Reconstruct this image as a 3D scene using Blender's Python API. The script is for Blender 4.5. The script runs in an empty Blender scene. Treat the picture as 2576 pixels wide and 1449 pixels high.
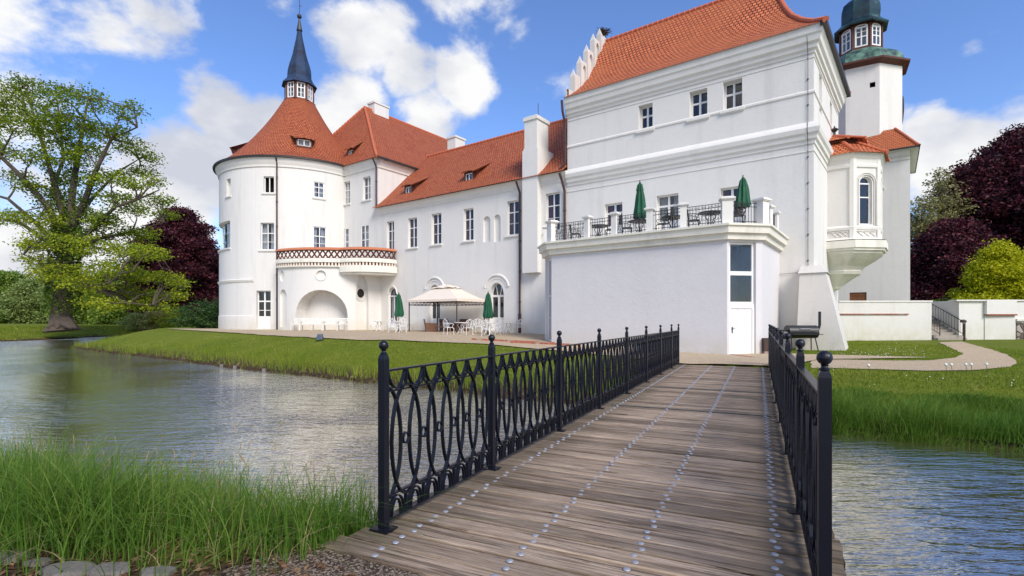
import bpy, math, random
import numpy as np
from mathutils import Vector, Matrix
random.seed(7); RNG = np.random.default_rng(11)
R = math.radians; PI = math.pi
sc = bpy.context.scene
COL = sc.collection
# ---------------------------------------------------------------- camera
F = 1290.0
cd = bpy.data.cameras.new('camera'); cam = bpy.data.objects.new('camera', cd); COL.objects.link(cam)
cd.sensor_width = 36; cd.lens = F/2576*36; cd.shift_y = 0.0305
cd.clip_start = .05; cd.clip_end = 3000
cam.location = (0, 0, 0); cam.rotation_euler = (R(90), 0, 0)
sc.camera = cam
# ---------------------------------------------------------------- light, exposure
SUN = Vector((.46*math.cos(R(40)), -.888*math.cos(R(40)), math.sin(R(40)))).normalized()
sd = bpy.data.lights.new('sun', 'SUN'); sun = bpy.data.objects.new('sun', sd); COL.objects.link(sun)
sd.energy = 1.5; sd.angle = R(24); sd.color = (1, .93, .83)
sun.rotation_euler = SUN.to_track_quat('Z', 'Y').to_euler()
sc.view_settings.view_transform = 'Standard'; sc.view_settings.look = 'None'
sc.view_settings.exposure = 1.3; sc.view_settings.gamma = 1
# ---------------------------------------------------------------- world
W = bpy.data.worlds.new('World'); sc.world = W; W.use_nodes = True
nt = W.node_tree; N = nt.nodes; L = nt.links; N.clear()
def nd(t, nodes=None, **kw):
    n = (nodes or N).new(t)
    for k, v in kw.items(): setattr(n, k, v)
    return n
out = nd('ShaderNodeOutputWorld'); bg = nd('ShaderNodeBackground')
sky = nd('ShaderNodeTexSky', sky_type='NISHITA', sun_disc=False)
sky.sun_elevation = R(40); sky.sun_rotation = math.atan2(.46, -.888); sky.air_density = 1.0; sky.dust_density = .4; sky.ozone_density = 2.5
tc = nd('ShaderNodeTexCoord')
nrm = nd('ShaderNodeVectorMath', operation='NORMALIZE'); L.new(tc.outputs['Generated'], nrm.inputs[0])
mp = nd('ShaderNodeMapping'); mp.inputs['Scale'].default_value = (1, 1, 1.55); L.new(nrm.outputs[0], mp.inputs[0])
n1 = nd('ShaderNodeTexNoise'); n1.inputs['Scale'].default_value = 5.2; n1.inputs['Detail'].default_value = 11; n1.inputs['Roughness'].default_value = .58; n1.inputs['Distortion'].default_value = .15
L.new(mp.outputs[0], n1.inputs['Vector'])
# cloud banks: (x, y in the photo's own pixels -> direction), angular radius, weight
blobs = [(455, 440, .16, 1.3), (370, 480, .12, 1.0), (560, 270, .115, 1.25), (660, 330, .13, 1.3), (480, 240, .06, .8), (760, 340, .10, 1.0), (480, 560, .12, .75), (900, 110, .12, 1.05),
 (960, 70, .08, .8), (880, 270, .13, 1.2), (1020, 190, .09, .95), (1160, 200, .085, .95), (1060, 310, .11, 1.1), (420, 40, .11, .72), (300, 90, .08, .5), (700, 10, .05, .5),
 (650, 150, .05, .45), (40, 650, .12, .9), (200, 620, .14, .85), (2330, 330, .08, 1.15), (2420, 380, .10, 1.1), (2280, 285, .04, .8), (2440, 125, .04, .45), (2500, 90, .03, .35), (2545, 320, .07, .6), (150, 700, .2, .95), (2480, 430, .10, 1.0), (-900, 500, .6, .6), (3600, 400, .5, .6), (-100, 200, .15, .2)]
back = [((-.6, -1, .35), .75, .8), ((.7, -1, .5), .8, .8), ((0, -1, .15), .9, .7), ((-.9, -.1, .9), .5, .55), ((1, .2, .7), .45, .5), ((0, -.3, 1), .5, .6)]  # unseen clouds behind and overhead, added to whiten the ambient light
acc = None
for (d, br, bw) in [(Vector(((bx-1288)/F, 1, (803-by)/F)).normalized(), r_, w_) for (bx, by, r_, w_) in blobs]+[(Vector(q).normalized(), r_, w_) for q, r_, w_ in back]:
    dot = nd('ShaderNodeVectorMath', operation='DISTANCE'); L.new(nrm.outputs[0], dot.inputs[0]); dot.inputs[1].default_value = d
    mr = nd('ShaderNodeMapRange', interpolation_type='SMOOTHSTEP'); mr.inputs['From Min'].default_value = 0; mr.inputs['From Max'].default_value = br
    mr.inputs['To Min'].default_value = bw; mr.inputs['To Max'].default_value = 0; L.new(dot.outputs['Value'], mr.inputs['Value'])
    if acc is None: acc = mr.outputs[0]
    else:
        a = nd('ShaderNodeMath', operation='MAXIMUM'); L.new(acc, a.inputs[0]); L.new(mr.outputs[0], a.inputs[1]); acc = a.outputs[0]
n1b = nd('ShaderNodeMath', operation='MULTIPLY_ADD'); L.new(n1.outputs['Fac'], n1b.inputs[0]); n1b.inputs[1].default_value = 2.9; n1b.inputs[2].default_value = -1.42
ad = nd('ShaderNodeMath', operation='ADD'); L.new(acc, ad.inputs[0]); L.new(n1b.outputs[0], ad.inputs[1])
cm = nd('ShaderNodeMapRange', interpolation_type='SMOOTHSTEP'); cm.inputs['From Min'].default_value = .27; cm.inputs['From Max'].default_value = .80; L.new(ad.outputs[0], cm.inputs['Value'])
# cloud brightness: bright crests, greyer bodies
mp2 = nd('ShaderNodeMapping'); mp2.inputs['Scale'].default_value = (1, 1, 1.7); mp2.inputs['Location'].default_value = (.02, 0, -.06); L.new(nrm.outputs[0], mp2.inputs[0])
n2 = nd('ShaderNodeTexNoise'); n2.inputs['Scale'].default_value = 5.5; n2.inputs['Detail'].default_value = 6; L.new(mp2.outputs[0], n2.inputs['Vector'])
cr = nd('ShaderNodeValToRGB'); cr.color_ramp.elements[0].position = .36; cr.color_ramp.elements[0].color = (.255, .268, .305, 1); cr.color_ramp.elements[1].position = .58; cr.color_ramp.elements[1].color = (.40, .40, .40, 1)
L.new(n2.outputs['Fac'], cr.inputs[0])
skm = nd('ShaderNodeVectorMath', operation='MULTIPLY'); L.new(sky.outputs[0], skm.inputs[0]); skm.inputs[1].default_value = (.058, .068, .089)
sep = nd('ShaderNodeSeparateXYZ'); L.new(nrm.outputs[0], sep.inputs[0])
mix = nd('ShaderNodeMixRGB'); L.new(cm.outputs[0], mix.inputs[0]); L.new(skm.outputs[0], mix.inputs[1]); L.new(cr.outputs[0], mix.inputs[2])
L.new(mix.outputs[0], bg.inputs['Color']); bg.inputs['Strength'].default_value = 1.0; L.new(bg.outputs[0], out.inputs[0])
# ================================================================ materials
def newmat(name):
    m = bpy.data.materials.new(name); m.use_nodes = True
    n = m.node_tree.nodes; return m, n, m.node_tree.links, n['Principled BSDF']
def noise(n, l, vec, scale, detail=4, rough=.55, mapscale=None):
    t = n.new('ShaderNodeTexNoise'); t.inputs['Scale'].default_value = scale; t.inputs['Detail'].default_value = detail; t.inputs['Roughness'].default_value = rough
    if mapscale is not None:
        mm = n.new('ShaderNodeMapping'); mm.inputs['Scale'].default_value = mapscale; l.new(vec, mm.inputs[0]); vec = mm.outputs[0]
    l.new(vec, t.inputs['Vector']); return t.outputs['Fac']
def ramp(n, l, fac, stops):
    r = n.new('ShaderNodeValToRGB'); e = r.color_ramp.elements
    while len(e) < len(stops): e.new(.5)
    for i, (p, c) in enumerate(stops): e[i].position = p; e[i].color = (*c, 1)
    l.new(fac, r.inputs[0]); return r.outputs[0]
def mixc(n, l, fac, a, b, mode='MIX'):
    x = n.new('ShaderNodeMixRGB'); x.blend_type = mode
    for i, v in ((0, fac), (1, a), (2, b)):
        if isinstance(v, (int, float)): x.inputs[i].default_value = v
        elif isinstance(v, tuple): x.inputs[i].default_value = (*v, 1)
        else: l.new(v, x.inputs[i])
    return x.outputs[0]
def bump(n, l, p, h, dist, strength=1.0):
    b = n.new('ShaderNodeBump'); b.inputs['Distance'].default_value = dist; b.inputs['Strength'].default_value = strength
    l.new(h, b.inputs['Height']); l.new(b.outputs[0], p.inputs['Normal'])
def geo(n): return n.new('ShaderNodeNewGeometry').outputs['Position']
def simple(name, col, rough=.5, metal=0, var=.12, vs=3.0, bmp=0, spec=.5):
    m, n, l, p = newmat(name); g = geo(n)
    f = noise(n, l, g, vs)
    c = mixc(n, l, f, tuple(x*(1-var) for x in col), tuple(min(1, x*(1+var)) for x in col))
    l.new(c, p.inputs['Base Color']); p.inputs['Roughness'].default_value = rough; p.inputs['Metallic'].default_value = metal
    p.inputs['Specular IOR Level'].default_value = spec
    if bmp: bump(n, l, p, noise(n, l, g, vs*6), bmp)
    return m
def wallmat(name, col, dirt=.5, low=-.9, warm=0.0):
    m, n, l, p = newmat(name); g = geo(n)
    a = noise(n, l, g, .45, 5); b = noise(n, l, g, 2.2, 8, .65); st = noise(n, l, g, 1.0, 5, .6, (1.5, 1.5, .16)); fine = noise(n, l, g, 9, 6, .7)
    c = mixc(n, l, a, tuple(x*.93 for x in col), col)
    c = mixc(n, l, ramp(n, l, b, [(.3, (.30,)*3), (.7, (0,)*3)]), c, tuple(x*.88 for x in col))
    c = mixc(n, l, ramp(n, l, st, [(.52, (0,)*3), (.72, (dirt*.34,)*3)]), c, (.42, .40, .36))
    # splash zone of algae and damp near the ground
    sx = n.new('ShaderNodeSeparateXYZ'); l.new(g, sx.inputs[0])
    mr = n.new('ShaderNodeMapRange'); mr.inputs['From Min'].default_value = low-.6; mr.inputs['From Max'].default_value = low+1.0; mr.inputs['To Min'].default_value = 1; mr.inputs['To Max'].default_value = 0
    l.new(sx.outputs[2], mr.inputs[0])
    mu = n.new('ShaderNodeMath'); mu.operation = 'MULTIPLY'; l.new(mr.outputs[0], mu.inputs[0]); l.new(ramp(n, l, noise(n, l, g, 1.3, 7, .7), [(.35, (.1,)*3), (.75, (1,)*3)]), mu.inputs[1])
    c = mixc(n, l, mu.outputs[0], c, (.50, .46, .30))
    l.new(c, p.inputs['Base Color']); p.inputs['Roughness'].default_value = .9; p.inputs['Specular IOR Level'].default_value = .2
    hb = n.new('ShaderNodeMath'); hb.operation = 'ADD'; l.new(b, hb.inputs[0]); l.new(fine, hb.inputs[1])
    bump(n, l, p, hb.outputs[0], .011, .8)
    return m
def tilemat(name, c1, c2, dark, w=.2, h=.19, ms=.016):
    m, n, l, p = newmat(name)
    uv = n.new('ShaderNodeUVMap').outputs[0]
    br = n.new('ShaderNodeTexBrick'); br.offset = .5
    l.new(uv, br.inputs['Vector']); br.inputs['Scale'].default_value = 1; br.inputs['Brick Width'].default_value = w; br.inputs['Row Height'].default_value = h
    br.inputs['Mortar Size'].default_value = ms; br.inputs['Mortar Smooth'].default_value = .3; br.inputs['Bias'].default_value = -.1
    br.inputs['Color1'].default_value = (*c1, 1); br.inputs['Color2'].default_value = (*c2, 1); br.inputs['Mortar'].default_value = (*dark, 1)
    g = geo(n); f = noise(n, l, g, .5, 7, .7); f2 = noise(n, l, g, 7, 3)
    c = mixc(n, l, ramp(n, l, f, [(.38, (.0,)*3), (.62, (.7,)*3)]), br.outputs['Color'], tuple(x*.62 for x in c1))
    c = mixc(n, l, ramp(n, l, f2, [(.55, (0,)*3), (.75, (.45,)*3)]), c, (.10, .055, .045))
    l.new(c, p.inputs['Base Color']); p.inputs['Roughness'].default_value = .75; p.inputs['Specular IOR Level'].default_value = .3
    # tile butt: saw-tooth up the slope
    sx = n.new('ShaderNodeSeparateXYZ'); l.new(uv, sx.inputs[0])
    dv = n.new('ShaderNodeMath'); dv.operation = 'DIVIDE'; l.new(sx.outputs[1], dv.inputs[0]); dv.inputs[1].default_value = h
    fr = n.new('ShaderNodeMath'); fr.operation = 'FRACT'; l.new(dv.outputs[0], fr.inputs[0])
    sb = n.new('ShaderNodeMath'); sb.operation = 'SUBTRACT'; sb.inputs[0].default_value = 1; l.new(fr.outputs[0], sb.inputs[1])
    s2 = n.new('ShaderNodeMath'); s2.operation = 'SUBTRACT'; l.new(sb.outputs[0], s2.inputs[0]); l.new(br.outputs['Fac'], s2.inputs[1])
    bump(n, l, p, s2.outputs[0], .06)
    return m
def glassmat(name, tint=(.8, .85, .9)):
    m, n, l, p = newmat(name); n.remove(p)
    g = n.new('ShaderNodeBsdfGlossy'); g.inputs['Roughness'].default_value = .02; g.inputs['Color'].default_value = (.95, .97, 1, 1)
    t = n.new('ShaderNodeBsdfTransparent'); t.inputs['Color'].default_value = (*tint, 1)
    fr = n.new('ShaderNodeLayerWeight'); pw_ = n.new('ShaderNodeMath'); pw_.operation = 'POWER'; pw_.inputs[1].default_value = 4; l.new(fr.outputs['Facing'], pw_.inputs[0])
    mr = n.new('ShaderNodeMath'); mr.operation = 'MULTIPLY_ADD'; mr.inputs[1].default_value = .8; mr.inputs[2].default_value = .07; l.new(pw_.outputs[0], mr.inputs[0])
    b = n.new('ShaderNodeBump'); b.inputs['Distance'].default_value = .004; l.new(noise(n, l, geo(n), 2.5, 1), b.inputs['Height']); l.new(b.outputs[0], g.inputs['Normal'])
    mx = n.new('ShaderNodeMixShader'); l.new(mr.outputs[0], mx.inputs[0]); l.new(t.outputs[0], mx.inputs[1]); l.new(g.outputs[0], mx.inputs[2])
    l.new(mx.outputs[0], n['Material Output'].inputs[0]); return m
def leafmat(name, ca, cb, cc=None, trans=.35):
    m, n, l, p = newmat(name)
    at = n.new('ShaderNodeAttribute'); at.attribute_name = 'tint'
    st = [(0, ca), (1, cb)] if cc is None else [(0, ca), (.6, cb), (1, cc)]
    c = ramp(n, l, at.outputs['Fac'], st)
    l.new(c, p.inputs['Base Color']); p.inputs['Roughness'].default_value = .55; p.inputs['Specular IOR Level'].default_value = .25
    tr = n.new('ShaderNodeBsdfTranslucent'); l.new(c, tr.inputs['Color'])
    mx = n.new('ShaderNodeMixShader'); mx.inputs[0].default_value = trans; l.new(p.outputs[0], mx.inputs[1]); l.new(tr.outputs[0], mx.inputs[2])
    l.new(mx.outputs[0], n['Material Output'].inputs[0]); return m
WHITE = (.76, .74, .705)
M = {}
M['wall'] = wallmat('white_plaster', WHITE, .65)
M['wall_annex'] = wallmat('white_smooth_plaster', (.70, .68, .69), .25, -1.35)
M['wall_dirty'] = wallmat('worn_plaster', (.68, .65, .61), 1.6, -1.2)
M['trim'] = wallmat('white_trim', (.79, .765, .72), .5, -5)
M['cornice_dirty'] = wallmat('stained_stone_trim', (.80, .77, .68), 1.2, -5)
M['frame'] = simple('white_painted_wood', (.80, .79, .77), .45, var=.04)
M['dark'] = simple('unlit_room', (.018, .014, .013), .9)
M['curtain_red'] = simple('dark_red_curtain', (.22, .05, .05), .9, vs=8)
M['curtain_white'] = simple('pale_net_curtain', (.42, .42, .43), .9, vs=6)
M['glass'] = glassmat('window_glass')
M['tile'] = tilemat('clay_roof_tiles', (.64, .18, .070), (.42, .088, .040), (.055, .010, .007), .2, .21, .026)
M['tile_big'] = tilemat('clay_pantiles', (.74, .215, .078), (.52, .125, .050), (.065, .012, .008), .22, .225, .03)
M['ridge'] = simple('clay_ridge_tile', (.50, .13, .06), .75, var=.25, vs=5)
M['ridge2'] = simple('orange_clay_coping', (.50, .17, .08), .75, var=.22, vs=3)
M['terracotta'] = simple('terracotta_lattice', (.11, .028, .016), .8, var=.4, vs=6)
M['slate'] = tilemat('blue_slate', (.045, .12, .27), (.03, .075, .18), (.015, .02, .04), .14, .13, .012)
M['pipe'] = simple('dark_brown_pipe', (.055, .022, .02), .4, var=.3)
M['gutter'] = simple('dark_gutter', (.030, .027, .026), .5, var=.3)
M['wood_dark'] = simple('dark_red_brown_timber', (.10, .028, .018), .6, var=.35, vs=4)
M['wood_hatch'] = simple('brown_wooden_hatch', (.22, .085, .03), .6, var=.3, vs=5)
M['iron'] = simple('blue_black_painted_iron', (.0065, .0075, .014), .36, var=.3, vs=6, spec=.4)
M['iron_thin'] = simple('black_wrought_iron', (.02, .02, .026), .5, var=.2)
M['green'] = simple('green_parasol_cloth', (.005, .085, .036), .7, var=.3, vs=4)
M['whiteiron'] = simple('white_cast_aluminium', (.80, .80, .80), .45, var=.04)
M['bench'] = simple('white_painted_bench_wood', (.78, .76, .72), .5, var=.06)
M['wicker'] = simple('brown_wicker', (.15, .07, .04), .7, var=.5, vs=25, bmp=.01)
M['canvas'] = simple('cream_canvas', (.76, .66, .56), .85, var=.06, vs=2)
M['bronze'] = simple('dark_bronze_post', (.06, .03, .022), .5, var=.3)
M['black'] = simple('black_steel', (.014, .014, .016), .42, var=.3)
M['copper'] = None
M['cushion'] = simple('dark_violet_cushion', (.035, .018, .03), .9)
M['brick'] = None
M['lamp'] = simple('grey_lamp_housing', (.10, .12, .15), .4)
M['bark'] = simple('grey_brown_bark', (.085, .065, .05), .95, var=.45, vs=2.5, bmp=.06)
M['bark_dark'] = simple('dark_bark', (.055, .042, .033), .95, var=.4, vs=3, bmp=.03)
M['zinc'] = simple('galvanised_stud', (.36, .37, .41), .6, metal=.4, var=.12, vs=30)
M['stone'] = simple('pale_field_stone', (.17, .155, .14), .9, var=.25, vs=6, bmp=.01)
M['stone_step'] = simple('weathered_stone_step', (.34, .30, .25), .9, var=.25, vs=5, bmp=.01)
M['seed'] = simple('dandelion_clock', (.82, .82, .78), .9)
M['twig'] = simple('nest_twigs', (.08, .055, .035), .95, var=.5, vs=20)
# copper patina
m, n, l, p = newmat('patinated_copper'); g = geo(n)
c = ramp(n, l, noise(n, l, g, 1.6, 9, .7), [(.38, (.018, .028, .032)), (.47, (.05, .11, .085)), (.6, (.15, .27, .19)), (.75, (.24, .30, .22))])
l.new(c, p.inputs['Base Color']); p.inputs['Roughness'].default_value = .5; p.inputs['Metallic'].default_value = .25; M['copper'] = m
m, n, l, p = newmat('dark_copper'); g = geo(n)
c = ramp(n, l, noise(n, l, g, 1.1, 8, .65), [(.35, (.010, .022, .038)), (.55, (.018, .055, .06)), (.72, (.10, .20, .15))])
l.new(c, p.inputs['Base Color']); p.inputs['Roughness'].default_value = .38; p.inputs['Metallic'].default_value = .3; M['copper_dark'] = m
m, n, l, p = newmat('red_brick_edge'); g = geo(n)
br = n.new('ShaderNodeTexBrick'); l.new(g, br.inputs['Vector']); br.inputs['Scale'].default_value = 1; br.inputs['Brick Width'].default_value = .24; br.inputs['Row Height'].default_value = .11; br.inputs['Mortar Size'].default_value = .01
br.inputs['Color1'].default_value = (.36, .10, .055, 1); br.inputs['Color2'].default_value = (.27, .075, .05, 1); br.inputs['Mortar'].default_value = (.3, .24, .2, 1)
l.new(br.outputs[0], p.inputs['Base Color']); p.inputs['Roughness'].default_value = .9; M['brick'] = m
# rubble masonry
m, n, l, p = newmat('rubble_stone_wall'); g = geo(n)
vo = n.new('ShaderNodeTexVoronoi'); vo.inputs['Scale'].default_value = 2.6; l.new(g, vo.inputs['Vector'])
ve = n.new('ShaderNodeTexVoronoi'); ve.feature = 'DISTANCE_TO_EDGE'; ve.inputs['Scale'].default_value = 2.6; l.new(g, ve.inputs['Vector'])
sx = n.new('ShaderNodeSeparateXYZ'); l.new(vo.outputs['Color'], sx.inputs[0])
c = ramp(n, l, sx.outputs[0], [(.1, (.16, .12, .10)), (.5, (.30, .24, .20)), (.9, (.42, .37, .32))])
e = ramp(n, l, ve.outputs['Distance'], [(.03, (1,)*3), (.09, (0,)*3)])
c = mixc(n, l, e, c, (.12, .10, .085)); l.new(c, p.inputs['Base Color']); p.inputs['Roughness'].default_value = .95
bump(n, l, p, ramp(n, l, ve.outputs['Distance'], [(.0, (0,)*3), (.15, (1,)*3)]), .06); M['rubble'] = m
# deck wood (bridge-local coordinates: x across, y along)
m, n, l, p = newmat('weathered_deck_boards'); tco = n.new('ShaderNodeTexCoord').outputs['Object']
at = n.new('ShaderNodeAttribute'); at.attribute_name = 'tint'
gr = noise(n, l, tco, 1, 8, .75, (2.6, 95, 95)); gr2 = noise(n, l, tco, 1, 5, .6, (.9, 22, 5)); big = noise(n, l, tco, .9, 5, .6); crk = noise(n, l, tco, 1, 6, .8, (1.3, 70, 10))
c = ramp(n, l, gr, [(.28, (.105, .070, .046)), (.46, (.28, .205, .145)), (.70, (.50, .405, .315))])
c = mixc(n, l, ramp(n, l, gr2, [(.38, (.75,)*3), (.50, (0,)*3)]), c, (.075, .050, .034))
c = mixc(n, l, ramp(n, l, crk, [(.58, (0,)*3), (.63, (1,)*3)]), c, (.022, .015, .011))
c = mixc(n, l, ramp(n, l, big, [(.48, (0,)*3), (.75, (.45,)*3)]), c, (.10, .075, .05))
hv = n.new('ShaderNodeMath'); hv.operation = 'MULTIPLY_ADD'; l.new(at.outputs['Fac'], hv.inputs[0]); hv.inputs[1].default_value = .75; hv.inputs[2].default_value = .68
vm = n.new('ShaderNodeVectorMath'); vm.operation = 'SCALE'; l.new(c, vm.inputs[0]); l.new(hv.outputs[0], vm.inputs['Scale'])
# darker brown margins along the railings
sx = n.new('ShaderNodeSeparateXYZ'); l.new(tco, sx.inputs[0])
ax = n.new('ShaderNodeMath'); ax.operation = 'ADD'; l.new(sx.outputs[0], ax.inputs[0]); ax.inputs[1].default_value = 1.03
ab = n.new('ShaderNodeMath'); ab.operation = 'ABSOLUTE'; l.new(ax.outputs[0], ab.inputs[0])
mr = n.new('ShaderNodeMapRange'); mr.inputs['From Min'].default_value = .75; mr.inputs['From Max'].default_value = 1.25; mr.inputs['To Max'].default_value = .6; l.new(ab.outputs[0], mr.inputs[0])
c = mixc(n, l, mr.outputs[0], vm.outputs[0], (.055, .045, .026))
l.new(c, p.inputs['Base Color']); p.inputs['Roughness'].default_value = .78; p.inputs['Specular IOR Level'].default_value = .3
s_ = n.new('ShaderNodeMath'); s_.operation = 'SUBTRACT'; l.new(gr, s_.inputs[0]); l.new(ramp(n, l, crk, [(.60, (0,)*3), (.66, (1,)*3)]), s_.inputs[1])
bump(n, l, p, s_.outputs[0], .008); M['deck'] = m
# water
m, n, l, p = newmat('rippled_moat_water'); g = geo(n)
p.inputs['Base Color'].default_value = (.085, .075, .040, 1); p.inputs['Roughness'].default_value = .25; p.inputs['Specular IOR Level'].default_value = .3
def stretched(rotz, sx_, sy_, sc__, det):
    q = n.new('ShaderNodeMapping'); q.inputs['Rotation'].default_value = (0, 0, R(rotz)); q.inputs['Scale'].default_value = (sx_, sy_, 1); l.new(g, q.inputs[0]); return noise(n, l, q.outputs[0], sc__, det, .6)
w1 = stretched(10, 1.3, 5.0, 1.0, 3); w2 = stretched(-5, 2.6, 10, 1.3, 3); w4 = stretched(20, .6, 1.8, 1.0, 2); w3 = noise(n, l, g, .22, 2)
a1 = n.new('ShaderNodeMath'); a1.operation = 'MULTIPLY_ADD'; l.new(w2, a1.inputs[0]); a1.inputs[1].default_value = .45; l.new(w1, a1.inputs[2])
a2 = n.new('ShaderNodeMath'); a2.operation = 'MULTIPLY_ADD'; l.new(w4, a2.inputs[0]); a2.inputs[1].default_value = .55; l.new(a1.outputs[0], a2.inputs[2])
bs = n.new('ShaderNodeBump'); bs.inputs['Distance'].default_value = .075; l.new(a2.outputs[0], bs.inputs['Height'])
l.new(ramp(n, l, w3, [(.38, (.35,)*3), (.62, (1,)*3)]), bs.inputs['Strength']); l.new(bs.outputs[0], p.inputs['Normal'])
gl = n.new('ShaderNodeBsdfGlossy'); gl.inputs['Roughness'].default_value = .02; gl.inputs['Color'].default_value = (.97, .96, .93, 1); l.new(bs.outputs[0], gl.inputs['Normal'])
lw_ = n.new('ShaderNodeLayerWeight'); pw_ = n.new('ShaderNodeMath'); pw_.operation = 'POWER'; pw_.inputs[1].default_value = 1.45; l.new(lw_.outputs['Facing'], pw_.inputs[0]); l.new(bs.outputs[0], lw_.inputs['Normal'])
ml = n.new('ShaderNodeMath'); ml.operation = 'MULTIPLY_ADD'; ml.inputs[1].default_value = .95; ml.inputs[2].default_value = .04; l.new(pw_.outputs[0], ml.inputs[0])
mx = n.new('ShaderNodeMixShader'); l.new(ml.outputs[0], mx.inputs[0]); l.new(p.outputs[0], mx.inputs[1]); l.new(gl.outputs[0], mx.inputs[2]); l.new(mx.outputs[0], n['Material Output'].inputs[0]); M['water'] = m
# ground: turf, with soil where it dips to the water
m, n, l, p = newmat('turf_and_soil'); g = geo(n)
a = noise(n, l, g, .35, 5, .6); b = noise(n, l, g, 6, 6, .7); d = noise(n, l, g, 40, 3, .7); y_ = noise(n, l, g, 1.1, 6, .65, (1, 1.6, 1))
c = ramp(n, l, a, [(.3, (.13, .18, .016)), (.55, (.18, .225, .020)), (.75, (.24, .26, .030))])
c = mixc(n, l, ramp(n, l, b, [(.4, (0,)*3), (.7, (.6,)*3)]), c, (.28, .28, .045))
c = mixc(n, l, ramp(n, l, d, [(.42, (.75,)*3), (.6, (0,)*3)]), c, (.05, .085, .010))
c = mixc(n, l, ramp(n, l, y_, [(.56, (0,)*3), (.74, (.5,)*3)]), c, (.34, .28, .09))
sx = n.new('ShaderNodeSeparateXYZ'); l.new(g, sx.inputs[0])
mr = n.new('ShaderNodeMapRange'); mr.inputs['From Min'].default_value = -1.98; mr.inputs['From Max'].default_value = -1.78; mr.inputs['To Min'].default_value = 1; mr.inputs['To Max'].default_value = 0; l.new(sx.outputs[2], mr.inputs[0])
soil = ramp(n, l, b, [(.35, (.035, .022, .012)), (.7, (.12, .085, .05))])
c = mixc(n, l, mr.outputs[0], c, soil)
# bare earth along the near footpath
at = n.new('ShaderNodeAttribute'); at.attribute_name = 'bare'
soil2 = ramp(n, l, noise(n, l, g, 22, 6, .75), [(.35, (.022, .013, .008)), (.55, (.07, .045, .028)), (.7, (.16, .12, .085))])
c = mixc(n, l, at.outputs['Fac'], c, soil2)
l.new(c, p.inputs['Base Color']); p.inputs['Roughness'].default_value = .95; p.inputs['Specular IOR Level'].default_value = .1
bump(n, l, p, d, .03); M['ground'] = m
def gravelmat(name, ca, cb, cc, sc_, dist=.01):
    m, n, l, p = newmat(name); g = geo(n)
    v = n.new('ShaderNodeTexVoronoi'); v.inputs['Scale'].default_value = sc_; l.new(g, v.inputs['Vector'])
    sx = n.new('ShaderNodeSeparateXYZ'); l.new(v.outputs['Color'], sx.inputs[0])
    c = ramp(n, l, sx.outputs[0], [(.1, ca), (.55, cb), (.95, cc)])
    c = mixc(n, l, ramp(n, l, noise(n, l, g, .6, 6, .65), [(.4, (0,)*3), (.75, (.35,)*3)]), c, tuple(x*.7 for x in cb))
    l.new(c, p.inputs['Base Color']); p.inputs['Roughness'].default_value = .95; p.inputs['Specular IOR Level'].default_value = .15
    bump(n, l, p, v.outputs['Distance'], dist, .8); return m
M['gravel'] = gravelmat('sandy_gravel', (.38, .28, .18), (.50, .39, .26), (.62, .51, .37), 45)
M['grit'] = gravelmat('dark_grit', (.035, .024, .018), (.11, .08, .06), (.36, .29, .22), 85, .008)
M['grass_deep'] = leafmat('deep_green_blades', (.06, .14, .014), (.125, .24, .026), (.30, .37, .07), .35)
M['grass_lush'] = leafmat('fresh_green_blades', (.12, .19, .012), (.20, .27, .018), (.40, .36, .07), .35)
M['dry'] = simple('dry_stalk', (.34, .25, .13), .9)
M['leaf_oak'] = leafmat('young_oak_leaves', (.08, .14, .008), (.24, .32, .016), (.48, .48, .03), .4)
M['leaf_ivy'] = leafmat('ivy_leaves', (.03, .07, .01), (.13, .20, .015), None, .2)
M['leaf_purple'] = leafmat('copper_beech_leaves', (.022, .008, .013), (.070, .015, .026), (.17, .036, .045), .25)
M['leaf_mid'] = leafmat('mid_green_leaves', (.065, .13, .016), (.17, .26, .035), (.28, .36, .06), .3)
M['leaf_soft'] = leafmat('soft_pale_green_leaves', (.14, .20, .05), (.26, .34, .10), (.38, .44, .16), .35)
M['leaf_olive'] = leafmat('sparse_olive_leaves', (.13, .13, .04), (.27, .26, .09), (.46, .44, .24), .35)
M['leaf_yellow'] = leafmat('yellow_green_leaves', (.30, .34, .008), (.50, .52, .012), (.66, .62, .03), .45)
M['leaf_bush'] = leafmat('dark_glossy_leaves', (.015, .04, .012), (.035, .085, .02), (.07, .13, .03), .15)

M['grass_near'] = leafmat('lush_bank_blades', (.055, .14, .014), (.13, .25, .03), (.34, .38, .09), .4)
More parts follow.
